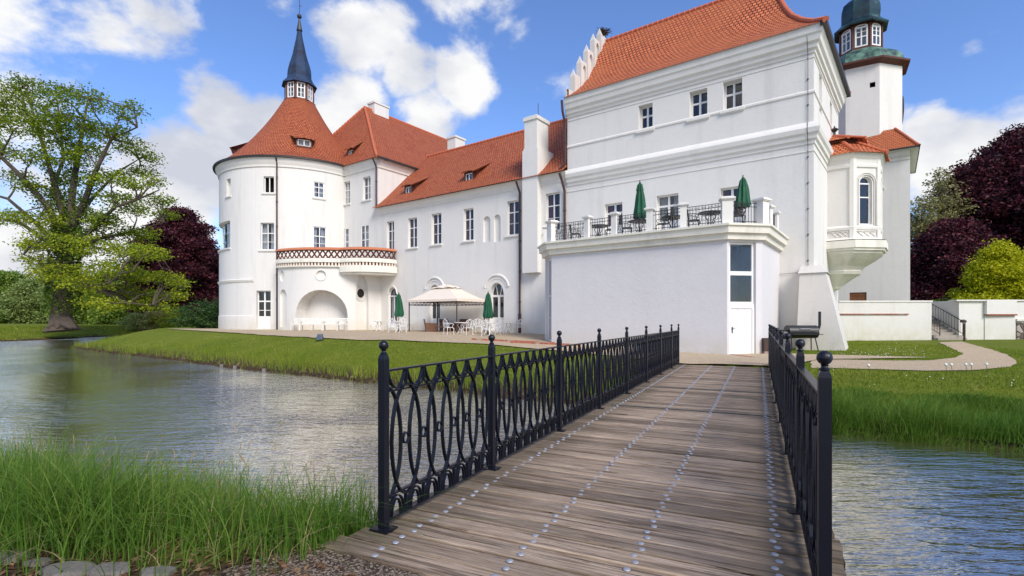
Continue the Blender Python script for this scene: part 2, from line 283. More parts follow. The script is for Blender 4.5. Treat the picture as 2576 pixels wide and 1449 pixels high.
# ================================================================ helpers
class MB:
    """collects shapes; build() links them as ONE mesh object"""
    def __init__(s): s.v = []; s.f = []; s.uv = []; s.mi = []; s.t = []; s.cur = 0; s.tint = 0.5; s.useuv = False
    def face(s, pts, uv=None):
        b = len(s.v); s.v += [tuple(p) for p in pts]; s.f.append(tuple(range(b, b+len(pts))))
        s.uv.append(uv); s.mi.append(s.cur); s.t += [s.tint]*len(pts)
        if uv: s.useuv = True
    def box8(s, P):  # P: 8 points, bottom 4 then top 4
        for q in ((3, 2, 1, 0), (4, 5, 6, 7), (0, 1, 5, 4), (1, 2, 6, 5), (2, 3, 7, 6), (3, 0, 4, 7)): s.face([P[i] for i in q])
    def box(s, x0, x1, y0, y1, z0, z1):
        s.box8([(x0, y0, z0), (x1, y0, z0), (x1, y1, z0), (x0, y1, z0), (x0, y0, z1), (x1, y0, z1), (x1, y1, z1), (x0, y1, z1)])
    def mbox(s, m, a0, a1, z0, z1, d0, d1, step=99):
        n = max(1, int(math.ceil(abs(a1-a0)/step)))
        for i in range(n):
            b0 = a0+(a1-a0)*i/n; b1 = a0+(a1-a0)*(i+1)/n
            P = [m(b0, z0, d0), m(b1, z0, d0), m(b1, z0, d1), m(b0, z0, d1), m(b0, z1, d0), m(b1, z1, d0), m(b1, z1, d1), m(b0, z1, d1)]
            s.face([P[0], P[1], P[2], P[3]]); s.face([P[4], P[5], P[6], P[7]]); s.face([P[0], P[1], P[5], P[4]]); s.face([P[3], P[2], P[6], P[7]])
            if i == 0: s.face([P[0], P[3], P[7], P[4]])
            if i == n-1: s.face([P[1], P[2], P[6], P[5]])
    def tube(s, pts, r, n=8, cap=True, closed=False):
        pts = [Vector(p) for p in pts]; rr = r if hasattr(r, '__len__') else [r]*len(pts)
        rings = []; up = Vector((0, 0, 1)); k = len(pts)
        prev = None
        for i, p in enumerate(pts):
            if closed: t = (pts[(i+1) % k]-pts[i-1]).normalized()
            else: t = (pts[min(i+1, k-1)]-pts[max(i-1, 0)]).normalized()
            if prev is None:
                a = up if abs(t.z) < .95 else Vector((1, 0, 0)); x = t.cross(a).normalized()
            else: x = (prev-t*prev.dot(t)).normalized()
            prev = x; y = t.cross(x)
            rings.append([p+(x*math.cos(2*PI*j/n)+y*math.sin(2*PI*j/n))*rr[i] for j in range(n)])
        b = len(s.v)
        for rg in rings: s.v += [tuple(q) for q in rg]; s.t += [s.tint]*n
        for i in range(k if closed else k-1):
            i2 = (i+1) % k
            for j in range(n):
                s.f.append((b+i*n+j, b+i*n+(j+1) % n, b+i2*n+(j+1) % n, b+i2*n+j)); s.uv.append(None); s.mi.append(s.cur)
        if cap and not closed:
            for i in (0, k-1): s.f.append(tuple(b+i*n+j for j in range(n))); s.uv.append(None); s.mi.append(s.cur)
    def strip(s, pts, nrm, th, dep, closed=False):
        """flat bar swept in the plane whose normal is nrm: th in the plane, dep along nrm"""
        pts = [Vector(p) for p in pts]; nrm = Vector(nrm); k = len(pts); rings = []
        for i, p in enumerate(pts):
            t = (pts[(i+1) % k]-pts[i-1]) if closed else (pts[min(i+1, k-1)]-pts[max(i-1, 0)])
            x = t.cross(nrm).normalized()*th/2; y = nrm*dep/2
            rings.append([p-x-y, p+x-y, p+x+y, p-x+y])
        b = len(s.v)
        for rg in rings: s.v += [tuple(q) for q in rg]; s.t += [s.tint]*4
        for i in range(k if closed else k-1):
            i2 = (i+1) % k
            for j in range(4):
                s.f.append((b+i*4+j, b+i*4+(j+1) % 4, b+i2*4+(j+1) % 4, b+i2*4+j)); s.uv.append(None); s.mi.append(s.cur)
        if not closed:
            for i in (0, k-1): s.f.append(tuple(b+i*4+j for j in range(4))); s.uv.append(None); s.mi.append(s.cur)
    def lathe(s, c, prof, n=16, rot=0, sx=1, sy=1):
        c = Vector(c); b = len(s.v)
        for (r, z) in prof:
            for j in range(n):
                a = rot+2*PI*j/n; s.v.append((c.x+sx*r*math.cos(a), c.y+sy*r*math.sin(a), c.z+z)); s.t.append(s.tint)
        for i in range(len(prof)-1):
            for j in range(n):
                s.f.append((b+i*n+j, b+i*n+(j+1) % n, b+(i+1)*n+(j+1) % n, b+(i+1)*n+j))
                w = max(prof[i][0], prof[i+1][0])*2*PI/n; s.mi.append(s.cur)
                l0 = sum(math.dist(prof[q], prof[q+1]) for q in range(i)); l1 = l0+math.dist(prof[i], prof[i+1])
                s.uv.append([(j*w, l0), (j*w+w, l0), (j*w+w, l1), (j*w, l1)])
        for i in (0, len(prof)-1):
            if prof[i][0] > 1e-4: s.f.append(tuple(b+i*n+j for j in range(n))); s.uv.append(None); s.mi.append(s.cur)
    def grid(s, fn, nu, nv, uvfn=None):
        """fn(i,j)->point, i 0..nu, j 0..nv"""
        b = len(s.v)
        for i in range(nu+1):
            for j in range(nv+1): s.v.append(tuple(fn(i, j))); s.t.append(s.tint)
        for i in range(nu):
            for j in range(nv):
                q = [(i, j), (i+1, j), (i+1, j+1), (i, j+1)]
                s.f.append(tuple(b+a*(nv+1)+c for a, c in q)); s.mi.append(s.cur)
                s.uv.append([uvfn(a, c) for a, c in q] if uvfn else None)
                if uvfn: s.useuv = True
    def build(s, name, mats, parent=None, smooth=False, local=False, tint=False):
        me = bpy.data.meshes.new(name)
        off = Vector((0, 0, 0)) if (parent is None or local) else Vector(parent['_o'])
        vv = [(a-off.x, b-off.y, c-off.z) for a, b, c in s.v] if off.length else s.v
        me.from_pydata(vv, [], s.f)
        if not isinstance(mats, (list, tuple)): mats = [mats]
        for m in mats: me.materials.append(m)
        if len(mats) > 1: me.polygons.foreach_set('material_index', s.mi)
        if s.useuv:
            ul = me.uv_layers.new(name='UVMap'); flat = []
            for f, uv in zip(s.f, s.uv):
                for k in range(len(f)): flat += list(uv[k]) if uv else [0, 0]
            ul.data.foreach_set('uv', flat)
        if tint:
            at = me.attributes.new('tint', 'FLOAT', 'POINT'); at.data.foreach_set('value', s.t)
        if smooth: me.polygons.foreach_set('use_smooth', [True]*len(s.f))
        me.update()
        o = bpy.data.objects.new(name, me); COL.objects.link(o)
        if parent is not None: o.parent = parent
        return o
def tag(o, label=None, cat=None, group=None, kind=None):
    if label: o['label'] = label
    if cat: o['category'] = cat
    if group: o['group'] = group
    if kind: o['kind'] = kind
    return o
def empty(name, loc, label, cat, group=None, rz=0):
    o = bpy.data.objects.new(name, None); COL.objects.link(o); o.location = loc; o.rotation_euler = (0, 0, rz)
    o.empty_display_size = .2; o['_o'] = tuple(loc); return tag(o, label, cat, group)
def copy_tree(o, parent=None):
    c = o.copy(); COL.objects.link(c); c.parent = parent
    for ch in [x for x in bpy.data.objects if x.parent == o]: copy_tree(ch, c)
    return c
# castle frame: u runs along the long front to the left, v into the buildings; camera is at the origin
MX, MY = 13.31, 22.62; S, C = .805, .593
def B(u, v, z=0): return Vector((MX-S*u+C*v, MY+C*u+S*v, z))
def uv_of(x, y): return (-(x-MX)*S+(y-MY)*C, (x-MX)*C+(y-MY)*S)
def proj(p): return (1288+F*p[0]/p[1], 803-F*p[2]/p[1])
def plane_uz(x, y, v):
    k = (x-1288)/F; u = (MX+C*v-k*(MY+S*v))/(S+k*C); Y = MY+C*u+S*v; return u, (803-y)*Y/F
def front(v=0): return lambda a, z, d=0: B(a, v-d, z)   # wall facing the moat
class Path:
    """wall following a plan polyline; a = metres along it, d = outward"""
    def __init__(s, pts, side=1, smooth=False):
        s.p = [Vector((q[0], q[1])) for q in pts]; s.l = [0]
        for i in range(1, len(s.p)): s.l.append(s.l[-1]+(s.p[i]-s.p[i-1]).length)
        s.L = s.l[-1]; s.side = side; s.n = []
        seg = []
        for i in range(len(s.p)-1):
            t = (s.p[i+1]-s.p[i]).normalized(); seg.append(Vector((t.y, -t.x))*side)
        for i in range(len(s.p)):
            a = seg[max(i-1, 0)]; b = seg[min(i, len(seg)-1)]; m = (a+b).normalized(); s.n.append(m/max(.3, m.dot(b)))
    def __call__(s, a, z, d=0):
        a = min(max(a, 0), s.L); i = 0
        while i < len(s.l)-2 and a > s.l[i+1]: i += 1
        t = (a-s.l[i])/(s.l[i+1]-s.l[i]); q = s.p[i].lerp(s.p[i+1], t)+s.n[i].lerp(s.n[i+1], t)*d
        return Vector((q.x, q.y, z))
def arc(cx, cy, r, a0, a1, n): return [(cx+r*math.sin(a0+(a1-a0)*i/n), cy-r*math.cos(a0+(a1-a0)*i/n)) for i in range(n+1)]
def find_a(m, x, a0, a1, d=0, n=400):
    best = None
    for i in range(n+1):
        a = a0+(a1-a0)*i/n; p = m(a, 0, d); e = abs(1288+F*p[0]/p[1]-x)
        if best is None or e < best[0]: best = (e, a)
    return best[1]
def hole(m, x0, x1, y0, y1, rng, arch=0, d=0, **kw):
    """opening given where it is seen: x0..x1, top y0, bottom y1 (photo pixels), put on the wall m"""
    a, b = sorted((find_a(m, x0, *rng, d=d), find_a(m, x1, *rng, d=d))); mid = m((a+b)/2, 0, d)
    z1 = (803-y0)*mid[1]/F; z0 = (803-y1)*mid[1]/F
    h = dict(a0=a, a1=b, z0=z0, z1=z1, arch=arch); h.update(kw); return h
def topz(h, a):
    if not h.get('arch') and not h.get('round'): return h['z1']
    c = (h['a0']+h['a1'])/2; w = (h['a1']-h['a0'])/2; t = max(0, 1-((a-c)/w)**2)**.5
    if h.get('round'): zc = (h['z0']+h['z1'])/2; return zc+t*(h['z1']-h['z0'])/2
    return h['z1']-h['arch']*(1-t)
def botz(h, a):
    if not h.get('round'): return h['z0']
    c = (h['a0']+h['a1'])/2; w = (h['a1']-h['a0'])/2; t = max(0, 1-((a-c)/w)**2)**.5
    zc = (h['z0']+h['z1'])/2; return zc-t*(h['z1']-h['z0'])/2
def curved(h): return bool(h.get('arch') or h.get('round'))
def wall(mb, m, a0, a1, z0, z1, holes=(), step=99, ztop=None):
    """plane wall with openings, their reveals and a dark room (or a niche back) behind; material slots: 0 plaster, 1 dark"""
    A = {round(a0, 4), round(a1, 4)}; Z = {z0, z1}
    if isinstance(m, Path) and len(m.l) < 12: A |= {round(q, 4) for q in m.l if a0 < q < a1}
    for h in holes:
        A |= {round(h['a0'], 4), round(h['a1'], 4)}; Z |= {h['z0'], h['z1']}
    A = sorted(A); Z = sorted(Z); A2 = [A[0]]
    for i in range(len(A)-1):
        n = max(1, int(math.ceil((A[i+1]-A[i])/step)))
        A2 += [A[i]+(A[i+1]-A[i])*k/n for k in range(1, n+1)]
    for i in range(len(A2)-1):
        for j in range(len(Z)-1):
            ca = (A2[i]+A2[i+1])/2; cz = (Z[j]+Z[j+1])/2
            if any(h['a0'] < ca < h['a1'] and h['z0'] < cz < h['z1'] for h in holes): continue
            mb.face([m(A2[i], Z[j], 0), m(A2[i+1], Z[j], 0), m(A2[i+1], Z[j+1], 0), m(A2[i], Z[j+1], 0)])
    for h in holes:
        n = 14 if curved(h) else max(1, int(math.ceil((h['a1']-h['a0'])/step)))
        if curved(h): xs = [(h['a0']+h['a1'])/2-(h['a1']-h['a0'])/2*math.cos(PI*k/n) for k in range(n+1)]
        else: xs = [h['a0']+(h['a1']-h['a0'])*k/n for k in range(n+1)]
        dp = h.get('depth', .22); niche = h.get('niche'); room = dp+.7
        for k in range(n):
            p, q = xs[k], xs[k+1]
            tp, tq, bp, bq = topz(h, p), topz(h, q), botz(h, p), botz(h, q)
            if curved(h):
                mb.face([m(p, tp, 0), m(q, tq, 0), m(q, h['z1'], 0), m(p, h['z1'], 0)])
                if h.get('round'): mb.face([m(p, h['z0'], 0), m(q, h['z0'], 0), m(q, bq, 0), m(p, bp, 0)])
            mb.face([m(p, tp, 0), m(q, tq, 0), m(q, tq, -dp), m(p, tp, -dp)])
            mb.face([m(p, bp, 0), m(q, bq, 0), m(q, bq, -dp), m(p, bp, -dp)])
            if niche:
                mb.face([m(p, bp, -dp), m(q, bq, -dp), m(q, tq, -dp), m(p, tp, -dp)])
            else:
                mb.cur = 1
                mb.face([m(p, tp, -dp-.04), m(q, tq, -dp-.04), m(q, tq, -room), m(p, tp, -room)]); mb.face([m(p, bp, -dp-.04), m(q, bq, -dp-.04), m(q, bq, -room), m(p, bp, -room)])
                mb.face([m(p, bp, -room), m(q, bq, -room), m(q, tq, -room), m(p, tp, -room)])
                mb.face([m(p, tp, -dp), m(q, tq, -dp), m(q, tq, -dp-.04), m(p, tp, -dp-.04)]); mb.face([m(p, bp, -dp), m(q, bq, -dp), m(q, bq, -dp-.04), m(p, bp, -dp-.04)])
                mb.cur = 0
        for a in (h['a0'], h['a1']):
            t, b = topz(h, a), botz(h, a)
            if t-b > .02:
                mb.face([m(a, b, 0), m(a, t, 0), m(a, t, -dp), m(a, b, -dp)])
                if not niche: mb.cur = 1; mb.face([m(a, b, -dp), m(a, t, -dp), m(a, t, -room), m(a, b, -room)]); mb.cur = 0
def window(parent, m, h, cols=2, rows=(.5,), bar=.055, fr=.06, curt=None, sill=True, name='window', label=None, panel=0, open_=False, step=99, fan=False):
    """timber window in opening h; rows = heights (fractions) of horizontal bars, first one a heavier transom"""
    dp = h.get('depth', .22); d0, d1 = -dp-.0, -dp+.05
    a0, a1, z0, z1 = h['a0'], h['a1'], h['z0'], h['z1']; w = a1-a0; hh = z1-z0; zr = z1-h.get('arch', 0)
    f = MB()
    f.mbox(m, a0, a0+fr, z0, zr, d0, d1); f.mbox(m, a1-fr, a1, z0, zr, d0, d1)
    f.mbox(m, a0+fr, a1-fr, z0, z0+fr, d0, d1, step)
    if curved(h):
        n = 12; xs = [(a0+a1)/2-w/2*math.cos(PI*k/n) for k in range(n+1)]
        for k in range(n):
            P = []
            for a in (xs[k], xs[k+1]):
                t = topz(h, a); c = (a0+a1)/2; ai = c+(a-c)*(1-fr*2/w); ti = zr+(t-zr)*(1-fr/max(h.get('arch', .1), .1)) if h.get('arch') else t
                P.append((a, t, ai, ti))
            p, q = P
            f.face([m(p[0], p[1], d1), m(q[0], q[1], d1), m(q[2], q[3], d1), m(p[2], p[3], d1)]); f.face([m(p[2], p[3], d1), m(q[2], q[3], d1), m(q[2], q[3], d0), m(p[2], p[3], d0)])
        f.mbox(m, a0, a1, zr-fr*1.1, zr+fr*.2, d0, d1+.015)
        if fan:
            c = (a0+a1)/2
            for s_ in (-.22, .22):
                a_t = c+s_*w*1.0; f.mbox(lambda a, z, d: m(c+s_*w*.4+(a_t-c-s_*w*.4)*(z-zr)/(h['arch']*.9)+a, z, d), -.02, .02, zr, zr+h['arch']*.88, d0, d1)
    else: f.mbox(m, a0+fr, a1-fr, z1-fr, z1, d0, d1, step)
    zt = zr if curved(h) else z1
    for k in range(1, cols):
        a = a0+w*k/cols; bw = bar*1.25 if cols == 2 else bar*.7; f.mbox(m, a-bw/2, a+bw/2, z0+fr, zt-fr*.8, d0, d1+.012)
    for k, r in enumerate(rows):
        z = z0+(zt-z0)*r; bh = bar*1.15 if k == 0 else bar*.5
        for c_ in range(cols):
            f.mbox(m, a0+fr+(w-fr*2)*c_/cols+(.03 if c_ else 0), a0+fr+(w-fr*2)*(c_+1)/cols-(.03 if c_ < cols-1 else 0), z-bh/2, z+bh/2, d0+.004, d1-.004)
    if panel: f.mbox(m, a0+fr, a1-fr, z0+fr, z0+panel, d0-.01, d0+.03)
    fo = f.build(name, M['frame'], parent)
    if label: fo['label'] = label
    g = MB(); n = 10 if curved(h) else max(1, int(math.ceil(w/step)))
    for k in range(n):
        p = a0+w*k/n; q = a0+w*(k+1)/n
        g.face([m(p, botz(h, p)+panel, d0+.018), m(q, botz(h, q)+panel, d0+.018), m(q, topz(h, q), d0+.018), m(p, topz(h, p), d0+.018)])
    if not open_: go = g.build('pane', M['glass'], parent); go.parent = fo; 
    if curt:
        k_ = MB(); cw = {'red': .3, 'white': .34, 'full': .49}[curt]
        for (p, q) in ((a0+.03, a0+w*cw), (a1-w*cw, a1-.03)):
            nn = 6
            k_.grid(lambda i, j: m(p+(q-p)*i/nn, z0+panel+.02 if j == 0 else topz(h, p+(q-p)*i/nn)-.03, -dp-.14-(.05 if i % 2 else 0)), nn, 1)
        ko = k_.build('curtain', M['curtain_red'] if curt == 'red' else M['curtain_white'], parent); ko.parent = fo
    if sill and not curved(h):
        s_ = MB(); s_.mbox(m, a0-.12, a1+.12, z0-.12, z0-.02, -.05, .10, step); s_.mbox(m, a0-.09, a1+.09, z0-.17, z0-.12, -.05, .06, step)
        so = s_.build('sill', M['trim'], parent); so.parent = fo
    return fo
def pipe(parent, pts, r=.06, mat='pipe', name='downpipe'):
    b = MB(); b.tube(pts, r, 8)
    for i in range(len(pts)-1):
        p, q = Vector(pts[i]), Vector(pts[i+1]); L_ = (q-p).length
        for k in range(int(L_/1.9)): c = p.lerp(q, (k+.6)/(L_/1.9)); t = (q-p).normalized()*.04; b.tube([c-t, c+t], r*1.35, 8)
    return b.build(name, M[mat], parent)
def cornice(mb, m, a0, a1, prof, step=99):
    """moulding: prof = list of (z, projection) from the bottom up"""
    n = max(1, int(math.ceil((a1-a0)/step)))
    mb.grid(lambda i, j: m(a0+(a1-a0)*i/n, prof[j][0], prof[j][1]), n, len(prof)-1)
    for a in (a0, a1): mb.face([m(a, z, d) for z, d in prof]+[m(a, prof[-1][0], -.02), m(a, prof[0][0], -.02)])
def flare(t, k=.35): return t*(1-k*(1-t)**4)
def slope(mb, eA, eB, tA, tB, rows=14, cols=1, k=.35):
    """roof slope from eave eA-eB up to tA-tB, with a bellcast foot; uv in metres for the tiles"""
    eA, eB, tA, tB = map(Vector, (eA, eB, tA, tB)); ax = (eB-eA); ax.z = 0; ax.normalize()
    def P(i, j):
        s = i/cols; t = j/rows; e = eA.lerp(eB, s); q = tA.lerp(tB, s); p = e.lerp(q, t); p.z = e.z+(q.z-e.z)*flare(t, k); return p
    sl = (((tA+tB)/2)-((eA+eB)/2)).length
    mb.grid(P, cols, rows, lambda i, j: ((P(i, j)-eA).dot(ax), sl*j/rows))
def ridge(mb, p, q, r=.11, k=0, rows=14, seg=.33):
    p, q = Vector(p), Vector(q); n = max(2, int((q-p).length/seg)); pts = []; rr = []
    for i in range(n+1):
        t = i/n; a = p.lerp(q, t); 
        if k: a.z = p.z+(q.z-p.z)*flare(t, k)
        pts.append(a); rr.append(r*1.12)
        if i < n:
            t2 = (i+.9)/n; b = p.lerp(q, t2)
            if k: b.z = p.z+(q.z-p.z)*flare(t2, k)
            pts.append(b); rr.append(r*.86)
    mb.tube(pts, rr, 8)
# ================================================================ terrain
ZW = -2.15; TH = math.atan(.482)
WP = [((80, 0), 4.5), ((30, 2.5), 4.5), ((14, 5.6), 4.0), ((8.34, 8.35), 3.6), ((6.08, 9.66), 3.4), ((3.6, 11.3), 3.6), ((1.14, 13.1), 4.2), ((-1.7, 15.2), 4.6), ((-4.5, 17.1), 4.6), ((-9.35, 20.5), 4.6), ((-12.8, 22.8), 4.8), ((-15.9, 25.4), 5),
      ((-20, 28.5), 5), ((-23.9, 31.2), 5), ((-29.9, 36), 5), ((-33.2, 38.8), 5), ((-35.4, 42.8), 5), ((-38.5, 48), 5), ((-43, 55.5), 5), ((-47.6, 64), 7), ((-50.5, 62), 7), ((-48.6, 57.8), 7), ((-49, 50), 7), ((-51, 46.5), 7), ((-62, 43), 7), ((-130, 38), 2),
      ((-130, 6), 2), ((-40, 8.6), 2.2), ((-15, 7.4), 2.2), ((-8, 6.5), 2.2), ((-4, 5.5), 1.9), ((-1.6, 4.5), 1.0), ((.3, 3.6), .6), ((1.9, 2.2), 1.3), ((3.4, .6), 1.3), ((7, -3), 1.3), ((20, -9), 1.3), ((80, -28), 1.3)]
NP_ = len(WP)
def shore(X, Y):
    X = np.asarray(X, float); Y = np.asarray(Y, float); best = np.full(X.shape, 1e9); idx = np.zeros(X.shape, int); ins = np.zeros(X.shape, bool); wd = np.full(X.shape, 4.)
    for i in range(NP_):
        (x0, y0), w0 = WP[i]; (x1, y1), w1 = WP[(i+1) % NP_]
        dx, dy = x1-x0, y1-y0; t = np.clip(((X-x0)*dx+(Y-y0)*dy)/(dx*dx+dy*dy), 0, 1)
        d = np.hypot(X-x0-t*dx, Y-y0-t*dy); c = d < best; best = np.where(c, d, best); idx = np.where(c, i, idx); wd = np.where(c, w0+(w1-w0)*t, wd)
        cr = ((y0 > Y) != (y1 > Y)); xx = x0+(Y-y0)/(dy if dy else 1e-9)*dx; ins ^= cr & (X < xx)
    return np.where(ins, -best, best), idx, wd
def sstep(t): t = np.clip(t, 0, 1); return t*t*(3-2*t)
def Hland(X, Y, idx):
    u = -(X-MX)*S+(Y-MY)*C; v = (X-MX)*C+(Y-MY)*S
    h = np.interp(u, [-60, -8, -1, 2.5, 7, 11.6, 15, 19.4, 60], [-1.2, -1.28, -1.36, -1.43, -1.33, -1.10, -.92, -.85, -.85])
    h = h+.10*sstep((v+6)/8)*(u < 3)
    near = (idx >= 25); left = (idx >= 19) & (idx < 25)
    far = sstep((Y-40)/25)*sstep((-X-8)/20)
    h = np.where(left, -.98, h*(1-far)-.95*far)
    h = np.where(near, -1.475, h)
    return h
def gz(X, Y):
    d, idx, w = shore(X, Y); H = Hland(np.asarray(X, float), np.asarray(Y, float), idx)
    wob = .05*np.sin(np.asarray(X)*1.7+np.asarray(Y)*.6)+.04*np.sin(np.asarray(Y)*2.3-np.asarray(X)*.9)
    t = sstep((d+wob)/w); z = ZW+.13+(H-ZW-.13)*t
    z = np.where(d+wob < 0, ZW-.1-.7*np.clip(-d, 0, 1), z)
    sb = np.asarray(X)*math.sin(TH)+np.asarray(Y)*math.cos(TH); tb = np.asarray(X)*math.cos(TH)-np.asarray(Y)*math.sin(TH)
    e = np.minimum(sstep((tb+3.0)/.4), sstep((.95-tb)/.4))*sstep((sb-3.0)/.5)*sstep((17.25-sb)/.45)
    return np.where(e > 0, np.minimum(z, z*(1-e)+e*(-1.66)), z)
def g1(x, y): return float(gz(np.array([x]), np.array([y]))[0])
def gp(x, y, z0=None):
    """point of the ground seen at photo pixel (x, y)"""
    Y = np.linspace(2, 200, 8000); X = (x-1288)/F*Y; Z = (803-y)/F*Y; G = gz(X, Y); k = np.argmax(Z < G); 
    return Vector((X[k], Y[k], G[k]))
def axis(lo, hi, c0, c1, fine, growth=1.09):
    a = list(np.arange(c0, c1+fine, fine)); st = fine
    while a[-1] < hi: st *= growth; a.append(a[-1]+st)
    st = fine
    while a[0] > lo: st *= growth; a.insert(0, a[0]-st)
    return np.array(a)
def np_mesh(name, co, quads, mat, attr=None, smooth=False):
    me = bpy.data.meshes.new(name); me.vertices.add(len(co)); me.vertices.foreach_set('co', np.ascontiguousarray(co, dtype=np.float32).ravel())
    k = quads.shape[1]; me.loops.add(quads.size); me.loops.foreach_set('vertex_index', quads.astype(np.int32).ravel())
    me.polygons.add(len(quads)); me.polygons.foreach_set('loop_start', np.arange(0, quads.size, k, dtype=np.int32)); me.polygons.foreach_set('loop_total', np.full(len(quads), k, dtype=np.int32))
    me.materials.append(mat)
    if smooth: me.polygons.foreach_set('use_smooth', np.ones(len(quads), bool))
    for nm, val in (attr or {}).items():
        at = me.attributes.new(nm, 'FLOAT', 'POINT'); at.data.foreach_set('value', np.ascontiguousarray(val, dtype=np.float32))
    me.update(calc_edges=True); me.validate()
    o = bpy.data.objects.new(name, me); COL.objects.link(o); return o
ax_ = axis(-900, 900, -36, 22, .36); ay_ = axis(-60, 1400, 0, 48, .33)
GX, GY = np.meshgrid(ax_, ay_); GZ = gz(GX, GY)
nx = len(ax_); ny = len(ay_); ii = np.arange(nx*ny).reshape(ny, nx)
Q = np.stack([ii[:-1, :-1], ii[:-1, 1:], ii[1:, 1:], ii[1:, :-1]], -1).reshape(-1, 4)
gd, gi, gw = shore(GX, GY)
bare = np.clip(1-(gd-0)/99, 0, 0)
nearm = (gi >= 25)
bare = np.where(nearm, sstep((3.42+.12*np.sin(GX*4)-GY)/.2), 0)
np_mesh('ground', np.stack([GX.ravel(), GY.ravel(), GZ.ravel()], 1), Q, M['ground'], {'bare': bare.ravel()}, smooth=True)['kind'] = 'structure'
wat = MB()
wat.face([(-900, -60, ZW), (300, -60, ZW), (300, 120, ZW), (-900, 120, ZW)])
o = wat.build('water', M['water']); o['kind'] = 'structure'
def sheet(name, poly, mat, lift=.025, kind='structure', res=.35):
    """path sheet draped over the terrain inside a plan polygon"""
    P = np.array(poly, float); x0, y0 = P.min(0); x1, y1 = P.max(0)
    import bmesh
    from mathutils.geometry import tessellate_polygon
    bm = bmesh.new(); vs = [bm.verts.new((a, b, 0)) for a, b in poly]; f = bm.faces.new(vs)
    bmesh.ops.triangulate(bm, faces=[f])
    for cax, lo, hi in ((0, x0, x1), (1, y0, y1)):
        n_ = int((hi-lo)/res)
        for k in range(1, n_+1):
            co = [0, 0, 0]; co[cax] = lo+(hi-lo)*k/(n_+1); no = [0, 0, 0]; no[cax] = 1
            bmesh.ops.bisect_plane(bm, geom=bm.verts[:]+bm.edges[:]+bm.faces[:], plane_co=co, plane_no=no)
    X = np.array([v.co.x for v in bm.verts]); Y = np.array([v.co.y for v in bm.verts]); Zs = gz(X, Y)
    for v, z in zip(bm.verts, Zs): v.co.z = z+lift
    bmesh.ops.recalc_face_normals(bm, faces=bm.faces[:])
    me = bpy.data.meshes.new(name); bm.to_mesh(me); bm.free(); me.materials.append(mat)
    o = bpy.data.objects.new(name, me); COL.objects.link(o); o['kind'] = kind; return o
def wig(pts, amp=.10, step=.6, seed=1):
    r = random.Random(seed); out_ = []
    for i in range(len(pts)):
        a = Vector(pts[i]); b = Vector(pts[(i+1) % len(pts)]); n_ = max(1, int((b-a).length/step))
        for k in range(n_): p = a.lerp(b, k/n_); out_.append((p.x+r.uniform(-amp, amp), p.y+r.uniform(-amp, amp)))
    return out_
te = [(gp(x, y).x, gp(x, y).y) for x, y in [(439, 829.3), (480, 832), (553.8, 836.7), (640, 842), (725.6, 848.2), (820, 853), (912, 857.5), (1060, 861), (1217, 867), (1311, 876), (1450, 889), (1560, 899), (1690, 912)]]
te = te[:-1]+[(4.7, 16.9), (5.22, 16.55), (8.0, 15.2), (8.4, 15.3), (10.2, 17.0), (14.0, 17.1), (11.0, 19.4), (10.6, 21.2), (12, 23.3)]
tb = [tuple(B(0.3, 1)[:2]), tuple(B(30, 1)[:2]), tuple(B(46, 4)[:2]), tuple(B(48, -8)[:2])]
sheet('gravel_terrace', wig(te+tb, .04), M['gravel'], .045)
pts = [(2040, 907), (2120, 906), (2250, 909), (2340, 908), (2400, 901), (2425, 893), (2400, 880), (2360, 862), (2420, 860), (2465, 873), (2530, 893), (2562, 912), (2540, 925), (2450, 933), (2330, 935), (2200, 931), (2090, 928), (2040, 928)]
path_pts = list(pts); sheet('path', wig([tuple(gp(x, y)[:2]) for x, y in pts], .04), M['gravel'], .024, res=.18)
sheet('near_path', [(-1.9, 2.4), (-1.75, 2.95), (-1.5, 3.2), (-1.12, 3.30), (-.1, 2.86), (1.2, 2.2), (2.6, 1.1), (4, -3), (-2.2, -3)], M['grit'], .006, res=.6)
# ================================================================ footbridge (own frame: x across, y along)
TH = math.atan(.482)
bridge = empty('footbridge', (0, 0, -1.45), 'timber plank footbridge with dark iron railings across the moat', 'footbridge', rz=-TH)
SL = [2.81, 4.40, 6.27, 8.12, 10.04, 11.97, 13.86, 15.75, 17.2]; TL, TR = -2.34, .277
dk = MB(); rr = random.Random(5); y = 2.42; k = 0; tl = []
while y < 17.35:
    w = .2+rr.uniform(-.012, .012); x0 = TL-.11-rr.uniform(0, .04); x1 = TR+.17+rr.uniform(0, .05)
    if k < 2: x0 -= .03*(2-k)
    dk.tint = rr.random(); z1 = rr.uniform(-.010, .002); g_ = .026
    e = .008
    xs = [x0+(x1-x0)*i/6 for i in range(7)]; wv = [rr.uniform(-.005, .005) for _ in xs]
    for i in range(6):
        a, b = xs[i], xs[i+1]; y0, y1 = y+g_/2+wv[i], y+w-g_/2+wv[i]; y2, y3 = y+g_/2+wv[i+1], y+w-g_/2+wv[i+1]
        dk.face([(a, y0+e, z1), (b, y2+e, z1), (b, y3-e, z1), (a, y1-e, z1)]); dk.face([(a, y0, z1-e), (b, y2, z1-e), (b, y2+e, z1), (a, y0+e, z1)]); dk.face([(a, y1-e, z1), (b, y3-e, z1), (b, y3, z1-e), (a, y1, z1-e)])
        dk.face([(a, y0, -.07), (b, y2, -.07), (b, y2, z1-e), (a, y0, z1-e)]); dk.face([(a, y1, z1-e), (b, y3, z1-e), (b, y3, -.07), (a, y1, -.07)])
    dk.face([(x0, y+g_/2, -.07), (x0, y+w-g_/2, -.07), (x0, y+w-g_/2, z1), (x0, y+g_/2, z1)]); dk.face([(x1, y+g_/2, -.07), (x1, y+w-g_/2, -.07), (x1, y+w-g_/2, z1), (x1, y+g_/2, z1)])
    tl.append((y, w)); y += w; k += 1
